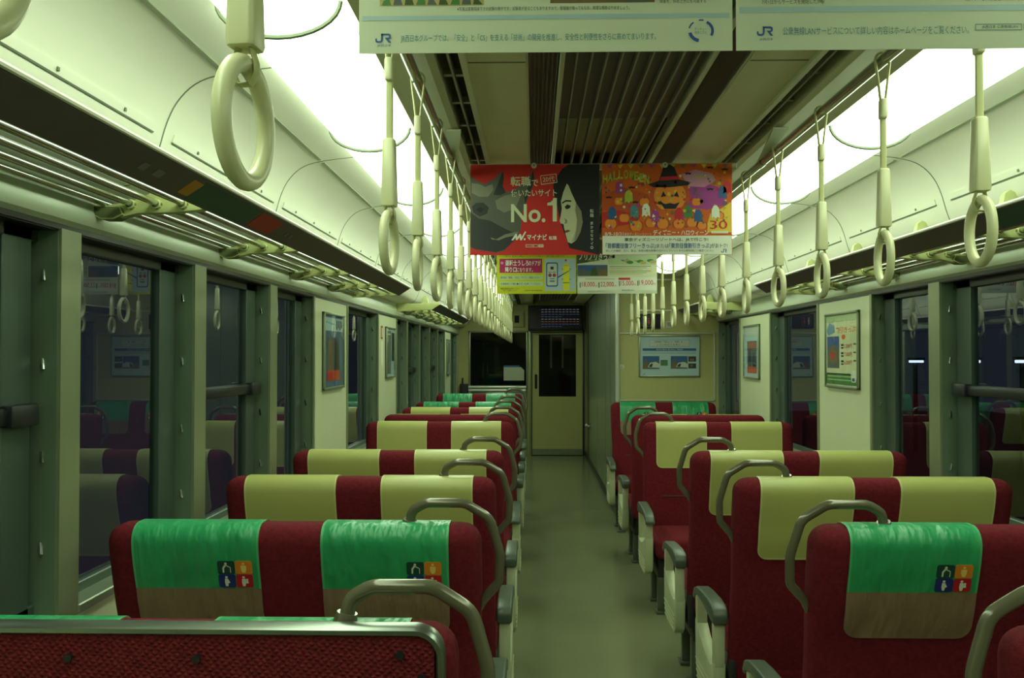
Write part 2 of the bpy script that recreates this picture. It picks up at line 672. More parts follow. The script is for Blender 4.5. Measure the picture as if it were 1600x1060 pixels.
# night lamps outside, seen through the right-hand windows
for (px, yy, lab) in ((1425, 14.6, 'distant white tube lamp outside, first past the wall pillar'), (1510, 12.7, 'distant white tube lamp outside, between the other two'),
                      (1590, 11.4, 'distant white tube lamp outside, closest to the right picture edge')):
    x = CAM.x + (px - 835) * yy / 1420
    z = CAM.z - (565 - 556) * yy / 1420
    t = thing('platform_lamp', lab, 'lamp', (x, yy, z), 0, 'lamps outside at night')
    MB().tube([(-0.11, 0, 0), (0.11, 0, 0)], 0.02, 'lamp_tube' if 'lamp_tube' in MATS else em('lamp_tube', (0.75, 0.85, 1.0), 3.0).name, 10).build('tube', t)
    MB().box(-0.13, 0.13, -0.02, 0.03, 0.022, 0.06, 'dark').build('housing', t)
    MB().box(-0.03, 0.03, 0.025, 0.06, -1.33 - z + CAM.z - 0.175, 0.05, 'dark').build('post', t)

struct(MB().box(2.0, 12.0, 5, 25, -0.4, 0.0, 'dark').build('ground', smooth=False))

# cove between light and window header (real sheet)
COVE = [(0.935, 2.252), (1.08, 2.236), (1.15, 2.214), (1.20, 2.165), (1.228, 2.105), (1.246, 2.035), (1.266, 1.985), (1.29, 1.957), (1.34, 1.942), (1.43, 1.938)]
# smooth it
def smooth_prof(p, it=2):
    for _ in range(it):
        q = [p[0]]
        for i in range(len(p) - 1):
            a, b = Vector(p[i]), Vector(p[i + 1])
            q += [tuple(a.lerp(b, 0.25)), tuple(a.lerp(b, 0.75))]
        q.append(p[-1])
        p = q
    return p


COVE_S = smooth_prof(COVE)


def cove_pt(t, off=0.0):
    """point on the cove profile at fraction t (0 light, 1 wall), pushed off into the room"""
    k = t * (len(COVE_S) - 1)
    i = min(int(k), len(COVE_S) - 2)
    a, b = Vector(COVE_S[i]), Vector(COVE_S[i + 1])
    p = a.lerp(b, k - i)
    tt = (b - a).normalized()
    n = Vector((tt.y, -tt.x))
    if n.x > 0 and n.y > 0:
        n = -n
    return p + n * off


def cove_t(d):
    for i in range(len(COVE_S) - 1):
        if COVE_S[i][0] <= d <= COVE_S[i + 1][0]:
            return (i + (d - COVE_S[i][0]) / (COVE_S[i + 1][0] - COVE_S[i][0] + 1e-9)) / (len(COVE_S) - 1)
    return 1.0


for s, ye, nm in ((-1, Y1, 'left'), (1, BOXY, 'right')):
    tn += 1
    mb = MB().sheet([(s * p[0], p[1]) for p in COVE_S], 'y', Y0, ye, 'cove', 0.01, 1 if s > 0 else -1)
    k = 0
    y = 2.32 - 4 * 1.06
    while y < ye - 0.05:
        prof = [cove_pt(i / 40, 0.0012) for i in range(0, 37)]
        mb.sheet([(s * p.x, p.y) for p in prof], 'y', y - 0.0025, y + 0.0025, 'seam_and_shadow', 0.001, 1 if s > 0 else -1)
        y += 1.06
    struct(mb.build('trim_%d' % tn, angle=50))
    # metal strips on the cove (a part of the trim, in short lengths)
    tn += 1
    mb = MB()
    y = 2.32 - 4 * 1.06
    while y < ye - 0.3:
        ya, yb = y + 0.03, min(y + 1.03, ye - 0.02)
        t = cove_t(1.072)
        a, b = cove_pt(t - 0.006, 0.004), cove_pt(t + 0.006, 0.004)
        mb.sheet([(s * a.x, a.y), (s * b.x, b.y)], 'y', ya, yb, 'strip_thin', 0.004, 1 if s > 0 else -1)
        t = cove_t(1.232)
        a, b, c_ = cove_pt(t - 0.006, 0.004), cove_pt(t + 0.024, 0.004), cove_pt(t + 0.03, 0.003)
        mb.sheet([(s * a.x, a.y), (s * b.x, b.y)], 'y', ya + 0.03, yb - 0.03, 'cove', 0.004, 1 if s > 0 else -1)
        mb.sheet([(s * b.x, b.y), (s * c_.x, c_.y)], 'y', ya + 0.03, yb - 0.03, 'seam_and_shadow', 0.003, 1 if s > 0 else -1)  # shadow line along the strip's lower edge, painted as a dark band
        for q in (ya + 0.2, (ya + yb) / 2, yb - 0.2):
            m_ = cove_pt(t + 0.009, 0.0045)
            mb.box(s * m_.x - 0.003, s * m_.x + 0.003, q - 0.004, q + 0.004, m_.y - 0.004, m_.y + 0.004, 'seam_and_shadow')
        y += 1.06
    struct(mb.build('trim_%d' % tn, smooth=False))
    # aluminium band under the rack
    tn += 1
    bd = MB().sheet([(s * 1.43, 1.94), (s * 1.422, 1.90), (s * 1.418, 1.86), (s * 1.420, 1.84), (s * 1.432, 1.832)], 'y', Y0, ye, 'cornice', 0.01, -1 if s > 0 else 1)
    bd.box(s * 1.424, s * 1.4302, Y0, ye, 1.812, 1.832, 'dark_rail')
    struct(bd.build('trim_%d' % tn))

# ceiling: cream panels, beams, side slots
ce = MB()
for s in (-1, 1):
    ce.box(s * 0.297, s * 0.452, Y0, Y1, ZC, ZC + 0.03, 'cream_ceiling')
    ce.box(s * 0.452, s * 0.468, Y0, Y1, ZC - 0.012, ZC + 0.03, 'beam')
    ce.box(s * 0.468, s * 0.53, Y0, Y1, ZC + 0.09, ZC + 0.10, 'black_slot')
    ce.box(s * 0.462, s * 0.468, Y0, Y1, ZC, ZC + 0.09, 'black_slot')
    ce.box(s * 0.496, s * 0.502, Y0, Y1, ZC + 0.0, ZC + 0.02, 'blade')
    y = Y0 + 0.1
    while y < Y1:
        ce.box(s * 0.468, s * 0.53, y, y + 0.02, ZC + 0.012, ZC + 0.03, 'blade')
        y += 0.28
    ce.prism([(s * 0.53, ZC + 0.1), (s * 0.53, ZC - 0.014), (s * 0.55, ZC - 0.02), (s * 0.60, ZC - 0.02), (s * 0.66, ZC - 0.045), (s * 0.682, ZC - 0.03), (s * 0.682, ZC + 0.1)], 'y', Y0, Y1, 'beam')
    ce.box(s * 0.682, s * 0.95, Y0, Y1, ZC + 0.06, ZC + 0.10, 'cream_ceiling')
for yy in (0.15, 2.4, 4.75, 7.0, 9.3, 11.5):
    ce.box(-0.45, -0.297, yy - 0.003, yy + 0.003, ZC - 0.0015, ZC + 0.01, 'seam_and_shadow')
    ce.box(0.297, 0.45, yy - 0.003, yy + 0.003, ZC - 0.0015, ZC + 0.01, 'seam_and_shadow')
ce.box(-1.43, 1.43, Y0, Y1, 2.395, 2.42, 'cream_ceiling')
struct(ce.build('ceiling', smooth=False))

# central air vent unit
vent = thing('air_vent', 'long dark louvred air vent along the middle of the ceiling', 'air vent', (0, 0, ZC + 0.022))
for s in (-1, 1):
    mb = MB()
    prof = []
    n = 7
    for i in range(n * 4 + 1):
        x = 0.205 + 0.086 * i / (n * 4)
        prof.append((s * x, -0.006 + 0.006 * math.cos(2 * PI * i / 4)))
    mb.sheet(prof, 'y', Y0, 12.9, 'flute', 0.01, 1 if s > 0 else -1)
    mb.box(s * 0.289, s * 0.299, Y0, 12.9, -0.016, 0.02, 'vent_strip')
    mb.build('fluted_panel', vent, smooth=False)
    MB().box(s * 0.192, s * 0.206, Y0, 12.9, -0.02, 0.03, 'vent_strip').build('edge_strip', vent, bevel=0.003, segs=1)
    MB().box(s * 0.195, s * 0.199, Y0, 12.9, 0.0, 0.10, 'black_slot').build('duct_side', vent, smooth=False)
MB().box(-0.2, 0.2, Y0, 12.9, 0.092, 0.10, 'black_slot').build('duct_top', vent, smooth=False)
for y in range(-2, 13, 2):
    MB().box(-0.195, 0.195, y - 0.05, y + 1.1, 0.010, 0.03, 'flute_dark').build('fan_cover', vent, smooth=False)
for i in range(9):
    x = -0.16 + 0.04 * i
    MB().box(x - 0.0022, x + 0.0022, Y0, 12.9, -0.012, 0.028, 'blade').build('blade', vent, smooth=False)

# lights: long convex covers in lengths with joint bands
for s, ye, lab in ((-1, 12.75, 'long glowing ceiling light strip above the left seats'), (1, 7.62, 'long glowing ceiling light strip above the right seats, ending at the lavatory wall')):
    t = thing('ceiling_light', lab, 'ceiling light', (s * 0.81, 0, ZC))
    def cov_prof(k=1.0, drop=0.0):
        return [(-0.128 * k * math.cos(PI * i / 16), -0.032 - 0.075 * math.sin(PI * i / 16) * k - drop) for i in range(17)]
    y = 1.88 - 5 * 1.06
    while y < ye - 0.05:
        a, b = max(y, -0.45), min(y + 1.06, ye)
        if b - a > 0.05:
            mb = MB()
            if b == ye:   # rounded end
                prev = None
                N = 8
                secs = [(a, 1.0)] + [(b - 0.16 + 0.16 * math.sin(PI / 2 * i / N), math.cos(PI / 2 * i / N) * 0.98 + 0.02) for i in range(N + 1)]
                V, F = [], []
                for (yy, k) in secs:
                    V += [(p[0], yy, p[1]) for p in cov_prof(k)]
                for i in range(len(secs) - 1):
                    for j in range(16):
                        F.append((i * 17 + j, i * 17 + j + 1, (i + 1) * 17 + j + 1, (i + 1) * 17 + j))
                mb.add(V, F, 'light_cover')
                MB().box(-0.134, 0.134, b - 0.18, BOXY if s > 0 else Y1, -0.03, -0.012, 'cove').build('end_panel', t, smooth=False)
            else:
                mb.sheet(cov_prof(), 'y', a, b, 'light_cover', 0.003, 1)
            mb.build('light_cover', t)
            pth = [(p[0] * 1.02, a, p[1] - 0.006) for p in cov_prof()]
            MB().tube(pth, 0.0055, 'seam_and_shadow', 6).build('joint_band', t)
        y += 1.06

# grab rails
for s, ye, lab in ((-1, 12.9, 'steel grab rail under the ceiling carrying the left row of straps'), (1, 8.4, 'steel grab rail under the ceiling carrying the right row of straps')):
    t = thing('grab_rail', lab, 'grab rail', (s * 0.5805, 0, 2.228))
    MB().tube([(0, -2.5, 0), (0, ye, 0)], 0.014, 'rail_metal', 12).build('rail', t)
    for yy in (-1.2, 1.08, 3.42, 5.75, 8.05, 10.4, 12.6):
        if yy < ye:
            top = [(-s * 0.062, yy - 0.40), (-s * 0.012, yy - 0.40), (s * 0.012, yy + 0.02), (-s * 0.014, yy + 0.02)]
            hz = (0.034, 0.034, 0.008, 0.008)
            mb = MB().add([(p[0], p[1], z) for p, z in zip(top, hz)] + [(p[0], p[1], z - 0.005) for p, z in zip(top, hz)],
                          [(0, 1, 2, 3), (7, 6, 5, 4), (0, 4, 5, 1), (1, 5, 6, 2), (2, 6, 7, 3), (3, 7, 4, 0)], 'cornice')
            mb.tube([(0, yy - 0.03, 0), (0, yy + 0.03, 0)], 0.016, 'rail_metal', 12)
            mb.build('bracket', t)

# ------------------------------------------------------------------ luggage racks
FL = {}
def rack(s, ya, yb, label, brackets, sticker=None, near_plate=False):
    t = thing('luggage_rack', label, 'luggage rack', (0, 0, 0), 0)
    lip = MB().prism([(s * 1.0535, 1.926), (s * 1.124, 1.880), (s * 1.130, 1.890), (s * 1.062, 1.936)], 'y', ya, yb, 'rack_lip')
    lip.build('lip', t, bevel=0.002, segs=1)
    MB().tube([(s * 1.052, ya, 1.932), (s * 1.052, yb, 1.932)], 0.006, 'rack_edge', 8).build('lip_edge', t)
    for d in (1.182, 1.250, 1.318, 1.385):
        MB().tube([(s * d, ya, 1.899), (s * d, yb, 1.899)], 0.0088, 'chrome', 12).build('bar', t)
    for yy in brackets:
        mb = MB()
        poly = [(1.122, 1.884), (1.20, 1.876), (1.30, 1.874), (1.345, 1.864), (1.385, 1.862), (1.42, 1.876), (1.428, 1.89), (1.32, 1.905), (1.262, 1.93), (1.250, 1.99), (1.238, 2.02), (1.222, 2.028), (1.205, 2.015), (1.19, 1.94), (1.17, 1.91), (1.122, 1.902)]
        mb.prism([(s * p[0], p[1]) for p in poly], 'y', yy - 0.016, yy + 0.016, 'rack_bracket')
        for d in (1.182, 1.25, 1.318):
            mb.tube([(s * d, yy - 0.03, 1.897), (s * d, yy + 0.03, 1.897)], 0.0135, 'rack_bracket_shade', 12)  # sleeves round the bars, their dark shading put into the colour
        mb.prism([(s * p[0], p[1]) for p in [(1.335, 1.870), (1.36, 1.858), (1.395, 1.858), (1.422, 1.874), (1.424, 1.893), (1.345, 1.893)]], 'y', yy - 0.026, yy + 0.026, 'rack_bracket_shade')  # wall-end bulb, its shade painted in the same olive
        mb.build('bracket', t, bevel=0.003, segs=2)
    for yy in ([ya] if near_plate else []) + [yb]:
        poly = [(1.05, 1.932), (1.075, 1.915), (1.12, 1.885), (1.36, 1.872), (1.425, 1.868), (1.42, 2.03), (1.375, 2.06), (1.335, 1.945), (1.30, 1.935), (1.07, 1.945)]
        MB().prism([(s * p[0], p[1]) for p in poly], 'y', yy - 0.012, yy + 0.012, 'rack_bracket').build('end_plate', t, bevel=0.003, segs=2)
    if sticker:
        for (a, b, m, pk) in sticker:
            A, B = Vector((1.0535, 1.926)), Vector((1.124, 1.880))
            n = Vector((-(0.046), -(0.0705))).normalized()
            p, q = A.lerp(B, pk[0]) + n * 0.0012, A.lerp(B, pk[1]) + n * 0.0012
            MB().sheet([(s * p.x, p.y), (s * q.x, q.y)], 'y', a, b, m, 0.0008, 1 if s > 0 else -1).build('sticker', t, smooth=False)
    return t


flat('st_green', (44, 84, 70)); flat('st_red', (170, 44, 44)); flat('st_orange', (190, 130, 40)); flat('st_pale', (120, 118, 116))
rack(-1, -1.6, 5.68, 'long luggage rack above the left windows, closest to the camera', (-0.4, 0.5, 1.41, 2.34, 3.27, 4.2, 4.98),
     [(2.16, 2.60, 'st_green', (0.1, 0.9)), (2.62, 2.83, 'st_red', (0.12, 0.85)), (2.10, 2.16, 'st_orange', (0.2, 0.8)), (1.86, 1.89, 'st_pale', (0.4, 0.65)), (1.93, 1.97, 'st_pale', (0.4, 0.65)), (2.95, 2.97, 'st_pale', (0.4, 0.6)), (3.0, 3.02, 'st_pale', (0.4, 0.6))])
rack(-1, 7.5, 10.86, 'shorter luggage rack further down the left wall, beyond the first one', (7.9, 8.7, 9.5, 10.3), None, True)
rack(1, -1.6, 5.5, 'long luggage rack above the right windows', (-0.4, 0.5, 1.41, 2.2, 2.9, 3.55, 4.25, 4.95),
     [(2.45, 2.72, 'st_green', (0.1, 0.9)), (2.36, 2.44, 'st_orange', (0.2, 0.8))])
rack(1, 7.42, 8.43, 'short luggage rack in the far right corner by the lavatory wall', (7.8,), None, True)

# ------------------------------------------------------------------ end wall, cab, door, lavatory block
def pxX(px, y):
    return CAM.x + (px - 835) * y / 1420


def pxZ(py, y):
    return CAM.z + (556 - py) * y / 1420


WX0, WX1 = pxX(735, Y1), pxX(822, Y1)
WZ0, WZ1 = 1.0, pxZ(520, Y1)
DX0, DX1 = pxX(830, Y1), pxX(911, Y1)
DZ1 = pxZ(519, Y1)
ew = MB()
ew.box(-1.43, WX0, Y1, Y1 + 0.08, 0, 2.4, 'end_cream')
ew.box(WX0, WX1, Y1, Y1 + 0.08, 0, WZ0, 'end_cream')
ew.box(WX0, WX1, Y1, Y1 + 0.08, WZ1, 2.4, 'end_cream')
ew.box(WX1, DX0, Y1, Y1 + 0.08, 0, 2.4, 'end_cream')
ew.box(DX0, DX1, Y1, Y1 + 0.08, DZ1, 2.4, 'end_cream')
ew.box(DX1, 1.43, Y1, Y1 + 0.08, 0, 2.4, 'end_cream')
struct(ew.build('wall_far', smooth=False))
bw = MB().box(-1.5, 1.5, Y0 - 0.08, Y0, 0, 2.4, 'end_cream').build('wall_near', smooth=False)
struct(bw)
# driver's cab shell behind the end wall
cb = MB()
cb.box(-1.43, 1.43, Y1 + 1.5, Y1 + 1.55, 0, 2.4, 'dark')
cb.box(-1.48, -1.43, Y1 + 0.08, Y1 + 1.5, 0, 2.4, 'dark')
cb.box(1.43, 1.48, Y1 + 0.08, Y1 + 1.5, 0, 2.4, 'dark')
cb.box(-1.43, 1.43, Y1 + 0.08, Y1 + 1.5, -0.05, 0, 'dark')
cb.box(-1.43, 1.43, Y1 + 0.08, Y1 + 1.5, 2.4, 2.45, 'dark')
struct(cb.build('wall_cab', smooth=False))

wroot = struct(link('window_%d' % (wn_i + 1), None))
MB().box(WX0, WX1, Y1 + 0.03, Y1 + 0.036, WZ0, WZ1, 'glass_cab').build('window_pane', wroot, smooth=False)
mb = MB()
for (a, b, c, d) in ((WX0 - 0.03, WX0, WZ0, WZ1 + 0.03), (WX1, WX1 + 0.03, WZ0, WZ1 + 0.03), (WX0 - 0.03, WX1 + 0.03, WZ1, WZ1 + 0.025)):
    mb.box(a, b, Y1 - 0.012, Y1 + 0.03, c, d, 'pillar')
mb.build('window_frame', wroot, bevel=0.003)

d1 = struct(link('door_1', None))
mb = MB()
wx0, wx1, wz0, wz1 = pxX(842, Y1), pxX(900, Y1), pxZ(620, Y1), pxZ(523, Y1)
yd = Y1 + 0.02
for (a, b, c, d) in ((DX0 + 0.012, wx0, 0.01, DZ1 - 0.01), (wx1, DX1 - 0.012, 0.01, DZ1 - 0.01), (wx0, wx1, 0.01, wz0), (wx0, wx1, wz1, DZ1 - 0.01)):
    mb.box(a, b, yd, yd + 0.04, c, d, 'end_cream')
mb.build('door_leaf', d1, smooth=False)
MB().box(DX0 + 0.012, DX1 - 0.012, yd - 0.006, yd, 0.01, 0.10, 'kick').build('kick_plate', d1)
MB().box(wx0, wx1, yd + 0.015, yd + 0.021, wz0, wz1, 'glass_cab').build('window_pane', d1, smooth=False)
MB().prism(rrect(pxX(835.5, Y1), pxX(839.5, Y1), pxZ(608, Y1), pxZ(585, Y1), 0.018), 'y', yd - 0.006, yd, 'black_slot').build('pull_recess', d1)
mb = MB()
mb.box(DX0 - 0.03, DX0, Y1 - 0.02, Y1 + 0.02, 0, DZ1 + 0.03, 'pillar')
mb.box(DX0, DX0 + 0.012, Y1 - 0.01, Y1 + 0.02, 0, DZ1, 'dark')
mb.box(DX1 - 0.012, DX1 + 0.02, Y1 - 0.02, Y1 + 0.02, 0, DZ1 + 0.03, 'dark_rail')
mb.box(DX0 - 0.03, DX1 + 0.02, Y1 - 0.02, Y1 + 0.02, DZ1, DZ1 + 0.03, 'pillar')
mb.build('door_frame', d1, bevel=0.003)

# things seen in the cab through the glass
t = thing('cab_notice', 'white paper notice with blue top edge on the dark cab window', 'notice', (pxX(803, 13.7), Y1 + 0.024, pxZ(595, 13.7)))
w_, h_ = 0.31, 0.215
MB().prism([(-w_ / 2, 0), (w_ / 2, 0), (w_ / 2, h_ - 0.06), (w_ / 2 - 0.05, h_ - 0.012), (-w_ / 2, h_ - 0.012)], 'y', 0, 0.004, 'paper').build('sheet', t)
flat('blue_ink', (52, 108, 168))
MB().box(-w_ / 2, w_ / 2 - 0.07, -0.002, 0.006, h_ - 0.014, h_ + 0.012, 'blue_ink').build('top_band', t)
t = thing('cab_front_door', 'pale narrow door frame at the front of the dark cab', 'door', (pxX(871, 15.1), 15.1, 0))
mb = MB()
for (a, b, c, d) in ((-0.12, -0.09, 1.3, 1.85), (0.07, 0.1, 1.3, 1.85), (-0.12, 0.1, 1.82, 1.86)):
    mb.box(a, b, 0, 0.06, c, d, 'steel')
mb.build('frame', t)
MB().box(-0.3, 0.3, 0.061, 0.09, 0.02, 2.2, 'dark').build('door_leaf', t)

# guard with chrome rails under the cab window
t = thing('window_guard', 'chrome-railed guard panel under the dark cab window', 'guard rail', (0, 13.6, 0))
gx0, gx1 = pxX(732, 13.6), pxX(822, 13.6)
for zz in (1.035, 0.985):
    MB().tube([(gx0, 0, zz), (gx1, 0, zz)], 0.022, 'bright_alu', 12).build('rail', t)
MB().box(gx0 + 0.03, gx1, 0.03, 0.09, 0.02, 0.96, 'steel').build('panel', t, bevel=0.004)
for xx in (gx0 + 0.02, gx1 - 0.02):
    MB().box(xx - 0.015, xx + 0.015, -0.01, 0.095, 0.0, 1.05, 'steel').build('post', t)
bx0, bx1 = pxX(718, 13.55), pxX(730, 13.55)
t = thing('equipment_box', 'black equipment box on the far wall left of the chrome guard', 'box', ((bx0 + bx1) / 2, 13.6, 0))
MB().box(-0.06, 0.06, 0, 0.095, 0.55, 1.08, 'dark').build('body', t, bevel=0.005)
MB().tube([(-0.02, 0.05, 1.08), (-0.02, 0.05, 1.17)], 0.012, 'dark', 10).build('switch', t)

# fare display above the door
t = thing('fare_display', 'dark electronic fare display above the far door', 'display', (pxX(868, 13.45), 13.45, pxZ(497, 13.45)))
hw, hh = 43 * 13.45 / 1420, 19.5 * 13.45 / 1420
MB().box(-hw, hw, 0, 0.245, -hh, hh, 'dark').build('housing', t, bevel=0.012)
MB().box(-hw + 0.03, hw - 0.03, -0.004, 0.001, -hh + 0.03, hh - 0.03, 'screen').build('screen', t)
em('led_blue', (0.25, 0.32, 0.7), 0.28); em('led_white', (0.7, 0.75, 0.9), 0.28); em('led_red', (0.9, 0.2, 0.15), 0.32)
mb = MB()
for r in range(8):
    zz = hh - 0.065 - r * 0.036
    mm = 'led_red' if r in (5,) else ('led_white' if r in (0, 1, 4) else 'led_blue')
    for k in range(11):
        if r in (3, 7) and k > 5:
            continue
        x = -hw + 0.2 + k * 0.052
        for j in range(3):
            mb.box(x + j * 0.012, x + j * 0.012 + 0.006, -0.006, -0.004, zz, zz + 0.009, mm)
mb.build('lit_digits', t, smooth=False)
# small panel with a dark square
t = thing('wall_panel', 'small cream panel with a dark square beside the fare display', 'panel', (pxX(807.5, 13.66), 13.66, pxZ(499, 13.66)))
MB().box(-0.11, 0.11, 0, 0.04, -0.12, 0.12, 'end_cream').build('plate', t, bevel=0.008)
MB().box(-0.035, 0.035, -0.01, 0.001, -0.055, 0.055, 'black_slot').build('dark_square', t)

# lavatory block
lv = MB()
lv.box(BOXX, 1.43, BOXY, BOXY + 0.06, 0, 2.4, 'end_cream')
struct(lv.build('wall_partition', smooth=False))
ls = MB()
ls.box(BOXX, BOXX + 0.05, BOXY + 0.06, Y1, 0, 2.4, 'steel_wall')
for yy in (8.72, 9.25, 9.9, 11.2, 12.4, 12.75, 13.3):
    ls.box(BOXX - 0.002, BOXX + 0.001, yy - 0.006, yy + 0.006, 0, 2.3, 'seam_and_shadow')
ls.box(BOXX - 0.006, BOXX, 12.95, 13.1, 0.0, 2.25, 'dark_rail')
ls.box(BOXX - 0.014, BOXX, 8.5, Y1, 0.0, 0.07, 'dark_rail')
struct(ls.build('wall_inner', smooth=False))
tn += 1
cp = MB().tube([(BOXX, BOXY, 0), (BOXX, BOXY, 2.3)], 0.022, 'bright_alu', 12)
struct(cp.build('trim_%d' % tn))
# trim frames on the lavatory wall
tn += 1
mb = MB()
yf = BOXY
def trimrect(x0, x1, y0, y1, t, m='bright_alu', dep=0.012):
    X0, X1, Z0, Z1 = pxX(x0, yf), pxX(x1, yf), pxZ(y1, yf), pxZ(y0, yf)
    mb.box(X0, X1, yf - dep, yf, Z1 - t, Z1, m); mb.box(X0, X1, yf - dep, yf, Z0, Z0 + t, m)
    mb.box(X0, X0 + t, yf - dep, yf, Z0, Z1, m); mb.box(X1 - t, X1, yf - dep, yf, Z0, Z1, m)
trimrect(961, 1116, 520, 627, 0.014)
trimrect(993, 1096, 436, 487, 0.016)
struct(mb.build('trim_%d' % tn, bevel=0.003, segs=1))
t = thing('light_switch', 'white oval switch plate on the lavatory wall left of the poster', 'switch', (pxX(969, BOXY), BOXY, pxZ(573.5, BOXY)))
MB().prism(rrect(-0.037, 0.037, -0.022, 0.022, 0.02), 'y', -0.008, 0, 'paper').build('plate', t)
MB().prism(rrect(-0.018, 0.018, -0.009, 0.009, 0.008), 'y', -0.014, -0.008, 'arm_panel').build('rocker', t)
t = thing('door_lever', 'steel lever handle on the grey wall beside the aisle end', 'door handle', (BOXX, 12.6, pxZ(666, 12.6)))
MB().disc((-0.008, 0, 0), 'x', 0.04, 0.016, 'steel').build('rose', t)
MB().tube(fillet([(-0.01, 0, 0), (-0.06, 0, 0), (-0.065, -0.15, 0.03)], 0.02), 0.018, 'bright_alu', 10).build('lever', t)

# lavatory sign and small notice
t = thing('lavatory_sign', 'dark lavatory sign with person symbols above the framed poster', 'sign', (pxX(1014.5, BOXY), BOXY, pxZ(502.5, BOXY)))
MB().box(-0.10, 0.10, -0.03, 0, -0.068, 0.068, 'dark').build('housing', t, bevel=0.006)
mb = MB()
o, i_ = rrect(-0.075, 0.012, -0.05, 0.05, 0.012), rrect(-0.07, 0.007, -0.045, 0.045, 0.009)
n = len(o)
mb.add([(p[0], -0.0312, p[1]) for p in o + i_], [(a, (a + 1) % n, n + (a + 1) % n, n + a) for a in range(n)], 'st_pale')
flat('icon_white', (220, 224, 220)); flat('icon_red', (200, 70, 70))
for (cx, m, sk) in ((-0.052, 'icon_white', 0), (-0.012, 'icon_red', 1)):
    mb.prism(circ(cx, 0.026, 0.008, n=12), 'y', -0.0325, -0.030, m)
    body = [(-0.010, 0.015), (0.010, 0.015), (0.008, -0.005), (0.005, -0.034), (-0.005, -0.034), (-0.008, -0.005)] if not sk else [(-0.005, 0.015), (0.005, 0.015), (0.013, -0.014), (0.005, -0.016), (0.004, -0.034), (-0.004, -0.034), (-0.005, -0.016), (-0.013, -0.014)]
    mb.prism([(cx + p[0], p[1]) for p in body], 'y', -0.0325, -0.030, m)
mb.build('symbols', t, smooth=False)
t = thing('wall_notice', 'small white square notice right of the dark lavatory sign', 'notice', (pxX(1045, BOXY), BOXY, pxZ(507.5, BOXY)))
MB().box(-0.031, 0.031, -0.004, 0, -0.033, 0.033, 'paper').build('sheet', t)
mb = MB()
for k in range(4):
    mb.box(-0.018, 0.018, -0.0055, -0.004, 0.012 - k * 0.01, 0.016 - k * 0.01, 'seam_and_shadow')
mb.build('printed_lines', t, smooth=False)

# ------------------------------------------------------------------ seats
SW, ST, SZ0, SZ1, SR = 0.943, 0.13, 0.34, 1.082, 0.05
_thk = [(0.30, 0.100), (0.60, 0.094), (0.76, 0.088), (0.90, 0.120), (1.0, 0.134), (1.1, 0.130)]


def th(z):
    if z <= _thk[0][0]:
        return _thk[0][1]
    for (a, ta), (b, tb) in zip(_thk[:-1], _thk[1:]):
        if z <= b:
            k = (z - a) / (b - a)
            k = k * k * (3 - 2 * k)
            return ta + (tb - ta) * k
    return _thk[-1][1]


def back_def(x, y, z):
    w = 1.0 - 0.012 * max(0, min(1, (0.9 - z) / 0.2)) * (1 if z < 0.9 else 0)
    return (x * w, y * th(z) / ST + 0.155 * (1.08 - z) / 0.72, z)


def back_framed(x, y, z):
    return (x, y * 0.78 - 0.015, z * 0.992)


def back_straight(x, y, z):
    return (x, y * 0.78 - 0.015, z)


def section(zb, e, straight, front_only=False):
    """path around the top of the back, from the rear bottom hem to the front bottom hem"""
    r = SR
    pts = []
    yb = ST / 2 + e
    n = 10
    if front_only:
        pts += [(-(ST / 2 - r) * 0.6, SZ1 + e)]
    else:
        for i in range(n + 1):
            pts.append((-yb, zb + (SZ1 - r - zb) * i / n))
        for i in range(1, 7):
            a = PI - PI / 2 * i / 6
            pts.append((-(ST / 2 - r) + (r + e) * math.cos(a), SZ1 - r + (r + e) * math.sin(a)))
    for i in range(0, 7):
        a = PI / 2 - PI / 2 * i / 6
        pts.append(((ST / 2 - r) + (r + e) * math.cos(a), SZ1 - r + (r + e) * math.sin(a)))
    for i in range(1, n + 1):
        pts.append((yb, SZ1 - r + (zb - SZ1 + r) * i / n))
    return pts


COVER_DROP = 0.285
CX = [(-SW / 2 + 0.082 * SW, -SW / 2 + 0.418 * SW), (-SW / 2 + 0.582 * SW, -SW / 2 + 0.918 * SW)]


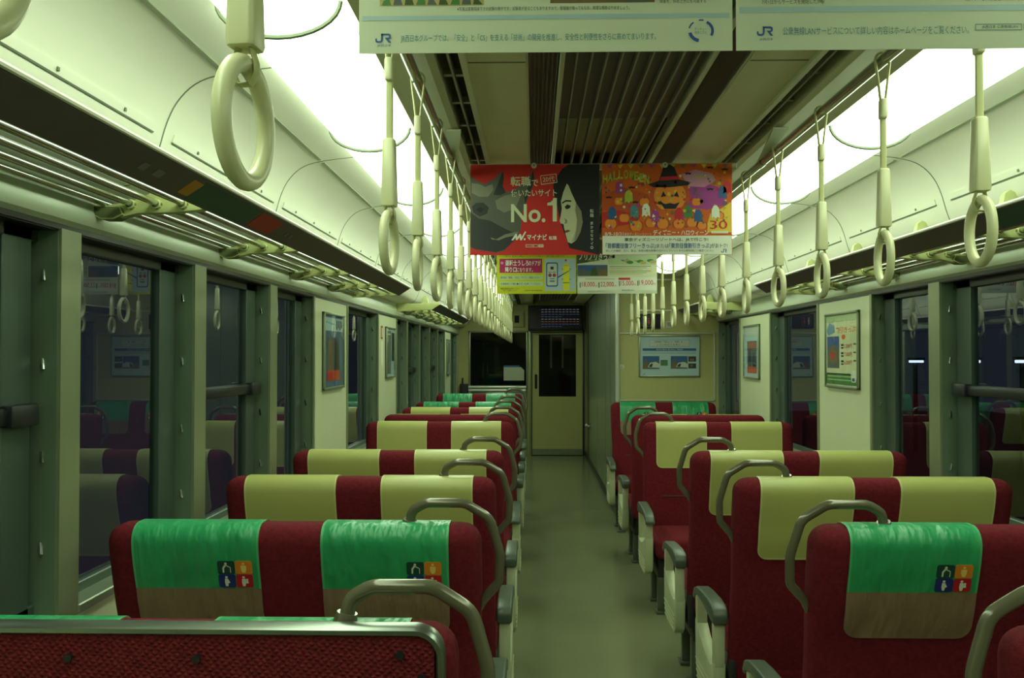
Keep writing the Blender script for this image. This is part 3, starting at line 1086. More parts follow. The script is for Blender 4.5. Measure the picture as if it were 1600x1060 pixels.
def cover_mesh(x0, x1, green, fixed, sx, sy, df):
    mb = MB()
    zb = SZ1 - COVER_DROP
    path = section(zb, 0.004, fixed, fixed)
    # arclength
    L = [0]
    for a, b in zip(path[:-1], path[1:]):
        L.append(L[-1] + math.hypot(b[0] - a[0], b[1] - a[1]))
    rc = 0.035
    nx = 14
    rows = []
    cxm, hwid = (x0 + x1) / 2, (x1 - x0) / 2
    rnd = random.Random(int((x0 + 2) * 1000))
    # extra rows near the hems
    S = sorted(set([l for l in L] + [rc * (1 - math.cos(PI / 2 * i / 5)) for i in range(6)] + [L[-1] - rc * (1 - math.cos(PI / 2 * i / 5)) for i in range(6)] + ([0.125, L[-1] - 0.125])))
    S = [s for i, s in enumerate(S) if i == 0 or s - S[i - 1] > 1e-5]

    def at(s):
        for i in range(len(L) - 1):
            if s <= L[i + 1] + 1e-9:
                k = (s - L[i]) / (L[i + 1] - L[i])
                return (path[i][0] + (path[i + 1][0] - path[i][0]) * k, path[i][1] + (path[i + 1][1] - path[i][1]) * k)
        return path[-1]
    th_ = 0.003
    grid_o = []
    for s in S:
        e = min(s if not fixed else 9, L[-1] - s)
        hw_ = hwid if e >= rc else hwid - rc + math.sqrt(max(0, rc * rc - (rc - e) ** 2))
        y, z = at(s)
        row = []
        xs = [-1, -0.965] + [-0.965 + 1.93 * i / nx for i in range(1, nx)] + [0.965, 1]
        for u in xs:
            row.append((cxm + u * hw_, y, z))
        grid_o.append(row)
    ncol = len(grid_o[0])
    V = []
    for row in grid_o:
        V += [df(*p) for p in row]
    for (k, row) in enumerate(grid_o):
        for p in row:
            y, z = p[1], p[2]
            # inner skin: shrink towards the back body
            cz = min(z, SZ1 - SR)
            cy = max(-(ST / 2 - SR), min(ST / 2 - SR, y))
            d = Vector((y - cy, z - cz))
            d = d.normalized() * th_ if d.length > 1e-6 else Vector((0, th_))
            V.append(df(p[0], y - d.x, z - d.y))
    n = len(grid_o) * ncol
    fa = {}
    for i in range(len(grid_o) - 1):
        sm = (S[i] + S[i + 1]) / 2
        e = min(sm if not fixed else 9, L[-1] - sm)
        for j in range(ncol - 1):
            a = i * ncol + j
            hem = j in (0, ncol - 2)
            if green:
                m = 'cover_tan' if e < 0.125 else 'cover_green'
                if hem and e >= 0.125:
                    m = 'cover_green_hem'
            else:
                m = 'cover_hem' if (hem or e < 0.008) else 'cover_cream'
            fa.setdefault(m, []).append((a, a + 1, a + ncol + 1, a + ncol))
            fa.setdefault(m, []).append((n + a, n + a + ncol, n + a + ncol + 1, n + a + 1))
    edge = 'cover_tan' if green else 'cover_hem'
    R = len(grid_o)
    E = []
    for i in range(R - 1):
        for j in (0, ncol - 1):
            a, b = i * ncol + j, (i + 1) * ncol + j
            E.append((a, b, n + b, n + a))
    for i in (0, R - 1):
        for j in range(ncol - 1):
            a, b = i * ncol + j, i * ncol + j + 1
            E.append((a, b, n + b, n + a))
    fa.setdefault(edge, []).extend(E)
    first = True
    for m, fs in fa.items():
        if first:
            mb.add(V, fs, m)
            first = False
        else:
            i = mb.mi(m)
            mb.f += fs
            mb.m += [i] * len(fs)
    mb.xform(lambda x, y, z: (x * sx, y * sy, z))
    return mb


pm('cover_green_hem', srgb(84, 180, 120), 0.4, var=0.04)
for nm, c in (('mk_green', (16, 70, 56)), ('mk_orange', (226, 132, 36)), ('mk_blue', (30, 44, 120)), ('mk_red', (186, 26, 40)), ('mk_fig', (222, 224, 200)), ('mk_fig_y', (240, 206, 120))):
    flat(nm, c)


def mark_mesh():
    """priority-seat mark, 4 coloured squares with figures; local x right, z up, facing -y, origin bottom left"""
    mb = MB()
    q = 0.0425
    cols = {(0, 1): 'mk_green', (1, 1): 'mk_orange', (0, 0): 'mk_blue', (1, 0): 'mk_red'}
    for (i, j), m in cols.items():
        x, z = i * 0.044, j * 0.0375
        mb.prism([(x + p[0], z + p[1]) for p in rrect(0, q, 0, 0.036, 0.005, 3)], 'y', -0.0006, 0.0004, m)
    def fig(pts, m):
        mb.add([(p[0], -0.0012, p[1]) for p in pts], [tuple(range(len(pts)))], m)
    # old person with a stick
    ox, oz = 0.0, 0.0375
    fig([(ox + a, oz + b) for a, b in circ(0.021, 0.029, 0.0034, n=12)], 'mk_fig')
    fig([(ox + .012, oz + .004), (ox + .016, oz + .004), (ox + .0165, oz + .016), (ox + .022, oz + .024), (ox + .018, oz + .0265), (ox + .012, oz + .018)], 'mk_fig')
    fig([(ox + .020, oz + .0235), (ox + .0315, oz + .0175), (ox + .0325, oz + .0195), (ox + .021, oz + .026)], 'mk_fig')
    fig([(ox + .031, oz + .004), (ox + .033, oz + .004), (ox + .033, oz + .019), (ox + .031, oz + .019)], 'mk_fig')
    # injured person
    ox = 0.044
    fig([(ox + a, oz + b) for a, b in circ(0.021, 0.029, 0.0036, n=12)], 'mk_fig_y')
    fig([(ox + .014, oz + .024), (ox + .028, oz + .024), (ox + .028, oz + .013), (ox + .025, oz + .004), (ox + .018, oz + .004), (ox + .014, oz + .013)], 'mk_fig_y')
    # expecting mother
    ox, oz = 0.0, 0.0
    fig([(ox + a, oz + b) for a, b in circ(0.020, 0.029, 0.0034, n=12)], 'mk_fig')
    fig([(ox + .016, oz + .025), (ox + .023, oz + .025), (ox + .029, oz + .014), (ox + .024, oz + .012), (ox + .023, oz + .004), (ox + .017, oz + .004), (ox + .015, oz + .014)], 'mk_fig')
    # person carrying a child
    ox = 0.044
    fig([(ox + a, oz + b) for a, b in circ(0.019, 0.029, 0.0034, n=12)], 'mk_fig')
    fig([(ox + .015, oz + .025), (ox + .024, oz + .025), (ox + .025, oz + .014), (ox + .022, oz + .004), (ox + .016, oz + .004), (ox + .014, oz + .014)], 'mk_fig')
    fig([(ox + a, oz + b) for a, b in circ(0.0275, 0.022, 0.003, n=12)], 'mk_fig')
    fig([(ox + .024, oz + .012), (ox + .031, oz + .012), (ox + .030, oz + .019), (ox + .025, oz + .019)], 'mk_fig')
    return mb


MESHES = {}


def cached(key, fn):
    if key not in MESHES:
        MESHES[key] = fn()
    return MESHES[key]


def make_seat(name, label, x, y, aisle, facing, kind, green, group, has_handle=True):
    """aisle: +1 aisle on the +x side; facing: +1 away from camera; kind: 'flip' or 'fixed' or 'framed'"""
    t = thing(name, label, 'seat', (x, y, 0), 0, group)
    sx, sy = aisle, facing
    fixed = kind != 'flip'
    df = back_framed if kind == 'framed' else (back_straight if fixed else back_def)
    K = (sx, sy, kind)
    X = lambda mb: mb.xform(lambda a, b, c: (a * sx, b * sy, c))

    def part(nm, key, mk, parent=t, **kw):
        me = cached((nm,) + key, lambda: X(mk()).mesh(nm, **kw))
        return link(nm, me, parent)
    part('backrest', K, lambda: MB().rbox((0, 0, (SZ0 + SZ1) / 2), (SW, ST, SZ1 - SZ0), SR, 'plush', df, nr=5, nx=8, ny=2, nz=16), angle=60)
    for i, (a, b) in enumerate(CX):
        me = cached(('cover', i, green) + K, lambda: cover_mesh(a, b, green, fixed, sx, sy, df).mesh('headrest_cover', angle=60))
        cv = link('headrest_cover', me, t)
        cv['label'] = 'green and tan priority headrest cover' if green else 'yellow-cream vinyl headrest cover'
        if green and not (fixed and facing > 0):
            # mark on the face towards the camera, right-hand lower corner
            zc0, zc1 = SZ1 - COVER_DROP + 0.128, SZ1 - COVER_DROP + 0.128 + 0.0735
            xa, xb = sorted((a * sx, b * sx))
            mx = xb - 0.018 - 0.0865
            side = -1 * facing
            def P(z):
                p = df(0, side * (ST / 2 + 0.0052), z)
                return Vector((0, p[1] * sy, p[2]))
            p0, p1 = P(zc0), P(zc1)
            up = (p1 - p0).normalized()
            nrm = up.cross(Vector((1, 0, 0)))      # local +y of the mark
            mk = link('priority_mark', cached(('mark',), lambda: mark_mesh().mesh('priority_mark', smooth=False)), cv)
            M = Matrix(((1, nrm.x, up.x, mx), (0, nrm.y, up.y, p0.y), (0, nrm.z, up.z, p0.z), (0, 0, 0, 1)))
            mk.matrix_local = M
    # handle on the aisle corner
    e = SW / 2
    yh = lambda z: df(0, 0, z)[1]
    hp = [(e - .184, yh(1.06), 1.06), (e - .176, yh(1.08), 1.112), (e - .140, yh(1.08) - .004, 1.133), (e - .040, yh(1.08) - .004, 1.133), (e + .022, yh(1.05), 1.092), (e + .048, yh(1.0), 1.00), (e + .044, yh(.93), .925), (e + .004, yh(.89), .882), (e - .010, yh(.86), .855)]
    if has_handle:
        part('grab_handle', K, lambda: MB().tube(fillet(hp, [.03, .05, .05, .05, .08, .04, .03]), 0.0122, 'handle', 12).tube([(e - .184, yh(1.06), 1.07), (e - .180, yh(1.08), 1.090)], [0.021, 0.017], 'handle', 14))
    # cushion, base, legs
    yc0, yc1 = (0.10, 0.55) if not fixed else (0.07, 0.53)
    part('cushion', K, lambda: MB().rbox((0, (yc0 + yc1) / 2, 0.385), (SW - 0.02, yc1 - yc0, 0.13), 0.045, 'plush', None, nr=4, nx=6, ny=4, nz=2), angle=60)
    part('back_seam', K, lambda: MB().tube([(x_, df(0, ST / 2, 0.62)[1] + 0.0005, 0.62) for x_ in (-e + .12, 0, e - .12)], 0.0028, 'seat_frame', 6))
    part('seat_base', K, lambda: MB().box(-e + 0.06, e - 0.03, yc0 + 0.03, yc1 - 0.08, 0.20, 0.325, 'seat_frame').box(e - 0.03, e - 0.006, yc0, yc0 + 0.12, 0.27, 0.42, 'seat_frame'), bevel=0.008)
    for lx in (-e + 0.10, e - 0.05):
        for ly in (yc0 + 0.08, yc1 - 0.10):
            part('leg', K + (round(lx, 2), round(ly, 2)), lambda: MB().box(lx - 0.022, lx + 0.022, ly - 0.022, ly + 0.022, 0.012, 0.21, 'leg_metal').box(lx - 0.03, lx + 0.034, ly - 0.045, ly + 0.045, 0.0, 0.016, 'leg_metal'), bevel=0.005)
    # armrest on the aisle side
    ar = link('armrest', None, t)
    xa, xb = e + 0.004, e + 0.049

    def panel():
        mb = MB()
        low = [(.135, .30), (.15, .25), (.19, .222), (.42, .222), (.475, .25), (.495, .30), (.50, .46), (.47, .45), (.40, .415), (.30, .385), (.20, .375), (.165, .385), (.13, .40)]
        mb.prism(low, 'x', xa, xb, 'arm_panel')
        mb.prism([(.13, .38), (.165, .37), (.168, .55), (.128, .55)], 'x', xa + .002, xb - .002, 'arm_panel')
        mb.prism([(.462, .44), (.50, .44), (.506, .56), (.468, .56)], 'x', xa + .002, xb - .002, 'arm_panel')
        return mb
    part('side_panel', K, panel, ar, bevel=0.005)
    part('panel_ribs', K, lambda: [mb for mb in [MB()] if [mb.box(xb - .001, xb + .004, .16 + .01 * k, .48 - .008 * k, .305 - .022 * k, .312 - .022 * k, 'arm_panel') for k in range(4)]][0], ar, bevel=0.0015, segs=1)
    part('arm_pad', K, lambda: MB().prism([(.114, .538), (.16, .540), (.30, .556), (.44, .562), (.50, .545), (.53, .525), (.537, .545), (.515, .575), (.46, .592), (.36, .602), (.22, .608), (.15, .604), (.122, .594), (.108, .572)], 'x', xa - .006, xb + .004, 'arm_pad'), ar, bevel=0.008, segs=3)
    if kind == 'framed':
        # metal-framed fabric panel on the rear
        yr = df(0, -ST / 2, 0.7)[1]

        def frame():
            mb = MB()
            x0, x1, z0, z1 = -e + 0.012, e - 0.016, 0.30, 1.084
            secs = [(0.0, yr + 0.02), (0.0, yr - 0.014), (0.003, yr - 0.018), (0.010, yr - 0.018), (0.0135, yr - 0.012), (0.0135, yr + 0.02)]
            loops = [[(p[0], ys, p[1]) for p in rrect(x0 + ins, x1 - ins, z0 + ins, z1 - ins, 0.048 - ins, 8)] for ins, ys in secs]
            n = len(loops[0])
            V = [p for l in loops for p in l]
            F = [(i * n + j, i * n + (j + 1) % n, ((i + 1) % len(loops)) * n + (j + 1) % n, ((i + 1) % len(loops)) * n + j) for i in range(len(loops)) for j in range(n)]
            return mb.add(V, F, 'steel')
        part('trim_frame', K, frame, angle=40)
        part('back_panel', K, lambda: MB().prism(rrect(-e + 0.028, e - 0.032, 0.32, 1.074, 0.03), 'y', yr - 0.012, yr + 0.01, 'plush_weave'))
        for bx, bz in ((-e + .06, 1.035), (-e + .34, 1.035), (0.07, 1.035), (e - .085, 1.043), (e - .052, 1.008), (e - .052, .80), (-e + .06, .8)):
            part('button', K + (round(bx, 2), round(bz, 2)), lambda: MB().disc((bx, yr - 0.014, bz), 'y', 0.0065, 0.008, 'dark_rail', 14))
    return t


LX, RX = -0.8795, 0.8895
PITCH = 0.875
SY = [1.485, 2.30, 3.175, 4.05, 5.80, 6.53, 7.40, 8.24, 10.0]
GL, GR = 'seats left of the aisle', 'seats right of the aisle'
left = [
    ('framed', 1, True, 'red bench with steel-framed woven back panel, at the bottom left corner'),
    ('flip', 1, True, 'red left bench with big green and tan headrest covers, just past the steel-framed one'),
    ('flip', 1, False, 'red left bench with cream covers, directly beyond the large green-covered left bench'),
    ('flip', 1, False, 'red left bench with cream covers, second beyond the large green-covered left bench'),
    ('fixed', -1, False, 'red left bench with cream covers facing the camera, in front of the plain dark-red back'),
    ('fixed', 1, False, 'red left bench showing only a plain dark-red back, no cover visible'),
    ('flip', 1, False, 'red left bench with cream covers, first beyond the plain dark-red left back'),
    ('flip', 1, True, 'red left bench with pale green covers, second from the chrome cab guard'),
    ('flip', -1, True, 'far left bench with green covers and symbols, nearest the chrome cab guard'),
]
right = [
    ('framed', 1, True, 'red bench with dark framed back panel, at the bottom right corner'),
    ('flip', 1, True, 'red right bench with a big green and tan headrest cover with symbols'),
    ('flip', 1, False, 'red right bench with cream covers, directly beyond the big green-covered right bench'),
    ('flip', 1, False, 'red right bench with cream covers, second beyond the big green-covered right bench'),
    ('fixed', -1, False, 'red right bench with cream covers and visible red front, facing the camera'),
    ('fixed', 1, False, 'red right bench showing only a plain dark-red back edge'),
    ('flip', -1, True, 'far right bench with green covers, against the lavatory wall'),
]
for y, (k, f, g, lab) in zip(SY, left):
    make_seat('train_seat', lab, LX + (0.012 if k == 'framed' else 0), y, 1, f, k, g, GL)
for y, (k, f, g, lab) in zip(SY[:6] + [8.27], right):
    make_seat('train_seat', lab, RX + (0.052 if k == 'framed' else 0), y, -1, f, k, g, GR, y < 8)

# ------------------------------------------------------------------ hand straps
def strap_meshes():
    out = {}
    z0 = 2.228                       # rail
    # belt: loop over the rail, joined at the buckle, single strip down into the sleeve
    mb = MB()
    lp = []
    for i in range(9):
        a = PI * i / 8
        lp.append((0.0178 * math.cos(a), 0, 0.0178 * math.sin(a)))
    path = [(0.004, 0, -0.115), (0.009, 0, -0.07)] + lp + [(-0.009, 0, -0.07), (-0.004, 0, -0.115)]
    mb.tube(path, 0.003, 'strap_belt', 8, ry=0.006)
    mb.tube([(0, 0, -0.10), (0, 0, -0.28)], 0.0078, 'strap_belt', 8, ry=0.004)
    out['belt'] = mb.mesh('belt')
    out['buckle'] = MB().rbox((0, 0, -0.122), (0.018, 0.028, 0.05), 0.006, 'strap_plastic', None, 2, 1, 1, 1).mesh('buckle')
    mb = MB()
    secs = []
    V, F = [], []
    for (zz, w, d) in ((-0.268, 0.020, 0.013), (-0.272, 0.026, 0.016), (-0.34, 0.031, 0.018), (-0.405, 0.036, 0.020), (-0.41, 0.034, 0.018)):
        V += [(p[0], p[1], zz) for p in rrect(-d * 0.78, d * 0.78, -w / 2, w / 2, min(w, d) * 0.3, 3)]
    n = len(V) // 5
    for i in range(4):
        for j in range(n):
            F.append((i * n + j, i * n + (j + 1) % n, (i + 1) * n + (j + 1) % n, (i + 1) * n + j))
    F.append(tuple(range(n))); F.append(tuple(range(5 * n - 1, 4 * n - 1, -1)))
    mb.add(V, F, 'strap_plastic')
    out['sleeve'] = mb.mesh('sleeve')
    mb = MB()
    mb.tube([(0.005, 0, -0.405), (0.012, 0, -0.425), (0.0125, 0, -0.436), (0.006, 0, -0.447), (-0.006, 0, -0.447), (-0.0125, 0, -0.436), (-0.012, 0, -0.425), (-0.005, 0, -0.405)], 0.0024, 'strap_belt', 8, ry=0.0065)
    out['ring_loop'] = mb.mesh('ring_loop')
    rc = -0.486
    ring = [(0, 0.053 * math.cos(2 * PI * i / 40), rc + 0.0595 * math.sin(2 * PI * i / 40)) for i in range(40)]
    out['ring'] = MB().tube(ring, 0.0098, 'strap_plastic', 12, closed=True).mesh('ring')
    return out


SM = strap_meshes()
ORD = ['first', 'second', 'third', 'fourth', 'fifth', 'sixth', 'seventh', 'eighth', 'ninth', 'tenth', 'eleventh', 'twelfth', 'thirteenth', 'fourteenth', 'fifteenth', 'sixteenth', 'seventeenth', 'eighteenth', 'nineteenth', 'twentieth', 'twenty-first', 'twenty-second', 'twenty-third', 'twenty-fourth', 'twenty-fifth', 'twenty-sixth', 'twenty-seventh']


def strap(x, y, label, group, rz, sw=0.0):
    t = thing('hand_strap', label, 'hand strap', (x, y, 2.228), 0, group)
    t.rotation_euler = (0, sw, rz)
    for nm in ('belt', 'buckle', 'sleeve', 'ring_loop', 'ring'):
        o = link(nm, SM[nm], t)
    return t


ys = [0.47, 0.914] + [1.893 + 0.465 * k for k in range(23)]
for i, y in enumerate(ys):
    if i == 0:
        lab = 'cream hand strap cut off by the top left corner of the picture'
    elif i == 1:
        lab = 'largest cream hand strap with its ring in front of the left luggage rack'
    elif i == len(ys) - 1:
        lab = 'farthest cream hand strap of the left row, before the dark cab window'
    else:
        lab = 'cream hand strap of the left row, %s beyond the largest one' % ORD[i - 2]
    strap(-0.5775 if i != 1 else -0.568, y, lab, 'hand straps along the left rail', random.uniform(-0.10, 0.10) if i != 1 else -0.11)
for k in range(14):
    lab = ('cream hand strap of the right row, nearest, its ring before the right rack' if k == 0 else
           'farthest cream hand strap of the right row, by the lavatory wall' if k == 13 else
           'cream hand strap of the right row, %s beyond the nearest right ring' % ORD[k - 1])
    strap(0.5765, 1.749 + 0.478 * k, lab, 'hand straps along the right rail', random.uniform(-0.10, 0.10))

# ------------------------------------------------------------------ hanging posters
inks = {'ink_blue': (44, 92, 150), 'ink_navy': (52, 86, 160), 'ink_dark': (44, 52, 50), 'ink_teal': (80, 136, 150), 'ink_red': (204, 34, 44), 'ink_crimson': (176, 26, 96),
        'ink_white': (236, 238, 222), 'ink_cream': (222, 226, 186), 'ink_black': (24, 24, 30), 'ink_rhino': (92, 94, 84), 'ink_rhino_d': (48, 50, 50), 'ink_rhino_l': (132, 132, 112),
        'ink_skin': (206, 204, 168), 'ink_skin_d': (140, 134, 112), 'ink_skin_m': (176, 172, 140), 'ink_lip': (132, 74, 70), 'ink_orange': (236, 118, 32), 'ink_orange_d': (200, 80, 24), 'ink_pumpkin': (240, 142, 40),
        'ink_purple': (170, 60, 150), 'ink_lilac': (208, 140, 176), 'ink_yellow': (240, 196, 60), 'ink_lime': (178, 196, 60), 'ink_acid': (226, 224, 40), 'ink_green': (70, 130, 60), 'ink_pgreen': (190, 212, 160),
        'ink_sky': (120, 160, 190), 'ink_slate': (86, 96, 96), 'ink_brown': (120, 96, 66), 'ink_pblue': (176, 200, 206), 'ink_lgrey': (196, 204, 196), 'ink_ochre': (190, 170, 110), 'ink_stalk': (64, 84, 40)}
for k_, c_ in inks.items():
    flat(k_, c_)

flat('paper_red', (224, 52, 50)); flat('paper_orange', (232, 112, 36)); flat('paper_yellow', (214, 216, 40)); flat('paper_lblue', (176, 200, 204)); flat('paper_green', (120, 164, 92)); flat('paper_dblue', (84, 110, 140))
for n_ in ('paper_red', 'paper_orange', 'paper_yellow'):
    translucent(n_, 0.25)


def poster_rail(y, label):
    t = thing('poster_rail', label, 'poster rail', (0, y, 2.266))
    MB().box(-0.53, 0.53, 0.004, 0.022, -0.02, 0.0055, 'beam').build('bar', t, bevel=0.003, segs=1)
    for x in (-0.275, 0.245):
        MB().disc((x, -0.001, -0.004), 'y', 0.011, 0.012, 'rack_edge', 18).disc((x, -0.008, -0.004), 'y', 0.004, 0.004, 'steel', 10).build('clip', t)
    return t


poster_rail(1.2452, 'grey rail across the ceiling holding the two white posters at the top')
poster_rail(3.61, 'grey rail with round clips holding the red and orange posters')
poster_rail(5.87, 'grey rail holding the yellow and the travel posters, hidden behind the red one')


def hang(name, label, x0, y, m, prn, lift=0.0):
    t = thing(name, label, 'poster', (x0, y, 1.905 + lift), 0, 'posters hanging across the aisle')
    MB().box(0, 0.514, -0.0006, 0.0006, 0, 0.362, m).build('sheet', t, smooth=False)
    prn.build(t)
    return t


# --- the two white notices at the top (picture pixels, bottom edge at y=80)
def jr_logo(p, x0, y0, k, m='ink_navy'):
    """two joined letters J R in thick strokes; x0,y0 top-left, k = px height"""
    def pts(l):
        return [(x0 + a * k, y0 + b * k) for a, b in l]
    p.poly('logo', pts([(.62, 0), (.82, 0), (.82, .55), (.8, .8), (.68, .97), (.5, 1.0), (.2, 1.0), (.05, .92), (0, .76), (0, .52), (.18, .52), (.18, .72), (.26, .80), (.5, .80), (.6, .74), (.62, .6)]), m, 2)
    p.poly('logo', pts([(.62, 0), (1.45, 0), (1.6, .06), (1.68, .2), (1.68, .42), (1.6, .56), (1.45, .62), (1.42, .62), (1.72, 1.0), (1.45, 1.0), (1.02, .44), (1.4, .44), (1.48, .38), (1.48, .26), (1.4, .2), (.62, .2)]), m, 2)


W_, H_ = 0.514, 0.362
p = Print(W_, H_, 560, 1145, 80, 80 - 585 * H_ / W_)
p.rect('picture', 565, 1140, 21, 28, 'ink_pblue', 1)
p.rect('picture', 593, 757, -90, 5, 'ink_ochre', 1)
for k in range(9):
    xx = 596 + k * 18
    p.poly('picture', [(xx, 4), (xx + 15, 4), (xx + 12 - (k % 3) * 3, -6 - (k % 4) * 9), (xx + 3, -3 - (k % 3) * 6)], ['ink_green', 'ink_slate', 'ink_stalk'][k % 3], 2)
p.rect('picture', 861, 1024, -90, 3, 'ink_brown', 1)
p.rect('picture', 980, 1016, -20, 2, 'ink_slate', 2)
p.rect('picture', 593, 1110, -320, -290, 'ink_blue', 1)
jr_logo(p, 586, 49, 14.6)
p.text('lettering', 'JR西日本', 589, 611, 66, 70.5, 'ink_navy', 2)
p.text('lettering', 'JR西日本グループでは、「安全」と「CS」を支える「技術」の開発を推進し、安全性と利便性をさらに高めてまいります。', 626, 1026, 51, 64, 'ink_teal', 2)
p.text('lettering', '※写真は実車両床下での試験の様子です。試験車が走ることもありますので、警報機が鳴ってもなお、無理な横断はやめましょう。', 715, 985, 8, 14.5, 'ink_dark', 2)
p.text('lettering', '障害を、斜め上方にも可能する', 1032, 1104, -1, 5, 'ink_dark', 2)
cx, cy = 1096, 49
for (a0, a1, w) in ((100, 78, 2.2), (60, -28, 4.2), (258, 190, 5.2), (165, 128, 2.2)):
    lo, hi = min(a0, a1), max(a0, a1)
    o = [(cx + 20 * math.cos(math.radians(lo + (hi - lo) * i / 10)), cy - 18 * math.sin(math.radians(lo + (hi - lo) * i / 10))) for i in range(11)]
    q = [(cx + (20 - w) * math.cos(math.radians(hi - (hi - lo) * i / 10)), cy - (18 - w) * math.sin(math.radians(hi - (hi - lo) * i / 10))) for i in range(11)]
    p.poly('emblem', o + q, 'ink_navy', 2)
p.text('lettering', 'サンキュー\n地球とひと', 1086, 1105, 44, 54, 'ink_teal', 2)
hang('hanging_poster', 'white hanging notice with green and brown photo edges and a round blue emblem', -0.516, 1.245, 'paper', p, 0.018)

p = Print(W_, H_, 1150, 1735, 79, 79 - 585 * H_ / W_)
p.rect('picture', 1155, 1730, 11, 20, 'ink_pblue', 1)
p.rect('picture', 1200, 1500, -120, -20, 'ink_sky', 1)
p.rect('picture', 1540, 1700, -120, -20, 'ink_pgreen', 1)
jr_logo(p, 1182, 42, 14.6)
p.text('lettering', 'JR西日本', 1186, 1207, 60, 64.5, 'ink_navy', 2)
p.text('lettering', '公衆無線LANサービスについて詳しい内容はホームページをご覧ください。', 1222, 1508, 43, 56, 'ink_teal', 2)
p.text('lettering', '7月1日からサービスを開始した39駅', 1190, 1287, 0, 7, 'ink_dark', 2)
p.text('lettering', '無料サービスはご覧いただけません', 1503, 1600, -2, 5, 'ink_dark', 2)
p.frame('ruled_lines', 1518, 1589, 41, 51, 1.0, 'ink_teal', 2)
p.text('lettering', 'JR西日本 公衆無線LAN', 1528, 1583, 43, 49, 'ink_dark', 2)
p.frame('ruled_lines', 1592, 1640, 41, 51, 1.0, 'ink_teal', 2)
p.text('lettering', '検索', 1596, 1612, 43, 49, 'ink_dark', 2)
hang('hanging_poster', 'white hanging notice cut by the right picture edge, about wireless LAN', 0.003, 1.245, 'paper', p, 0.018)

# --- the red recruitment poster (crop pixels 1484x1060 of the region)
p = Print(W_, H_, 45, 1470, 1030, 115)
p.poly('picture', [(45, 225), (110, 270), (205, 315), (300, 260), (395, 175), (415, 250), (400, 330), (440, 395), (510, 375), (600, 330), (690, 255), (735, 165), (752, 250), (730, 350), (680, 450), (640, 560), (600, 640), (610, 720), (595, 790), (540, 870), (470, 930), (420, 985), (330, 1005), (200, 985), (100, 970), (45, 950)], 'ink_rhino', 1)
p.poly('picture', [(300, 420), (340, 330), (405, 180), (415, 260), (402, 330), (438, 398), (380, 425)], 'ink_rhino_d', 2)
p.poly('picture', [(640, 440), (690, 330), (738, 175), (752, 250), (728, 352), (680, 450), (650, 520)], 'ink_rhino_d', 2)
p.poly('picture', [(50, 600), (140, 660), (260, 680), (420, 760), (560, 820), (530, 880), (430, 970), (330, 1002), (200, 982), (100, 968), (45, 948), (45, 620)], 'ink_rhino_d', 2)
p.poly('picture', [(60, 540), (110, 500), (190, 500), (250, 550), (230, 610), (150, 640), (80, 600)], 'ink_rhino_d', 2)
p.poly('picture', [(105, 570), (150, 545), (200, 565), (160, 600)], 'ink_black', 3)
p.poly('picture', [(60, 300), (140, 310), (210, 340), (290, 310), (300, 370), (240, 440), (140, 440), (60, 400)], 'ink_rhino_l', 2)
p.poly('picture', [(320, 480), (420, 430), (560, 400), (600, 440), (540, 560), (420, 600), (340, 560)], 'ink_rhino_l', 2)
p.poly('picture', [(270, 850), (330, 870), (430, 820), (580, 790), (560, 830), (440, 850), (360, 880), (280, 870)], 'ink_rhino_l', 3)
p.poly('picture', [(1010, 1030), (1130, 1030), (1140, 960), (1110, 880), (1090, 830), (1040, 700), (1000, 520), (970, 420), (960, 330), (1000, 240), (1060, 160), (1130, 115), (1470, 115), (1470, 1030)][2:], 'ink_black', 1)
p.poly('picture', [(1110, 310), (1070, 400), (1045, 490), (1055, 560), (1045, 620), (1030, 690), (1045, 712), (1075, 720), (1080, 760), (1090, 790), (1095, 820), (1105, 850), (1120, 900), (1160, 915), (1215, 880), (1260, 800), (1285, 700), (1270, 590), (1210, 500), (1160, 400), (1130, 330)], 'ink_skin', 2)
p.poly('picture', [(1210, 500), (1270, 590), (1285, 700), (1260, 800), (1215, 880), (1190, 890), (1215, 780), (1225, 680), (1205, 580)], 'ink_skin_d', 3)
p.poly('picture', [(1195, 560), (1222, 660), (1205, 790), (1160, 900), (1190, 890), (1215, 780), (1228, 680), (1210, 580)], 'ink_skin_m', 3)
p.poly('picture', [(1055, 500), (1100, 475), (1160, 480), (1160, 495), (1100, 492), (1060, 515)], 'ink_black', 3)
p.poly('picture', [(1085, 545), (1115, 520), (1155, 535), (1140, 560), (1105, 570)], 'ink_black', 3)
p.poly('picture', [(1085, 660), (1115, 680), (1110, 712), (1080, 715), (1095, 695)], 'ink_skin_d', 3)
p.poly('picture', [(1088, 785), (1120, 775), (1150, 785), (1125, 800), (1095, 808)], 'ink_lip', 3)
p.text('lettering', '転職', 490, 715, 235, 335, 'ink_cream', 4, 0.012)
p.text('lettering', 'で', 722, 795, 270, 335, 'ink_cream', 4, 0.012)
p.text('lettering', '20代', 845, 975, 235, 292, 'ink_cream', 4, 0.0, rot=0.08)
for (a, b) in (((820, 232), (995, 212)), ((830, 318), (1003, 297)), ((820, 232), (830, 318)), ((992, 212), (1002, 297))):
    dx, dy = b[0] - a[0], b[1] - a[1]
    l = math.hypot(dx, dy)
    nx_, ny_ = -dy / l * 3, dx / l * 3
    p.poly('ruled_lines', [(a[0] + nx_, a[1] + ny_), (b[0] + nx_, b[1] + ny_), (b[0] - nx_, b[1] - ny_), (a[0] - nx_, a[1] - ny_)], 'ink_cream', 4)
p.text('lettering', '使いたいサイト', 495, 1000, 365, 440, 'ink_cream', 4, 0.012)
p.text('lettering', 'No.', 495, 875, 515, 700, 'ink_cream', 4, 0.02)
p.poly('numeral', [(895, 530), (895, 505), (930, 497), (952, 480), (962, 455), (1000, 455), (1000, 692), (955, 692), (955, 530)], 'ink_cream', 4)
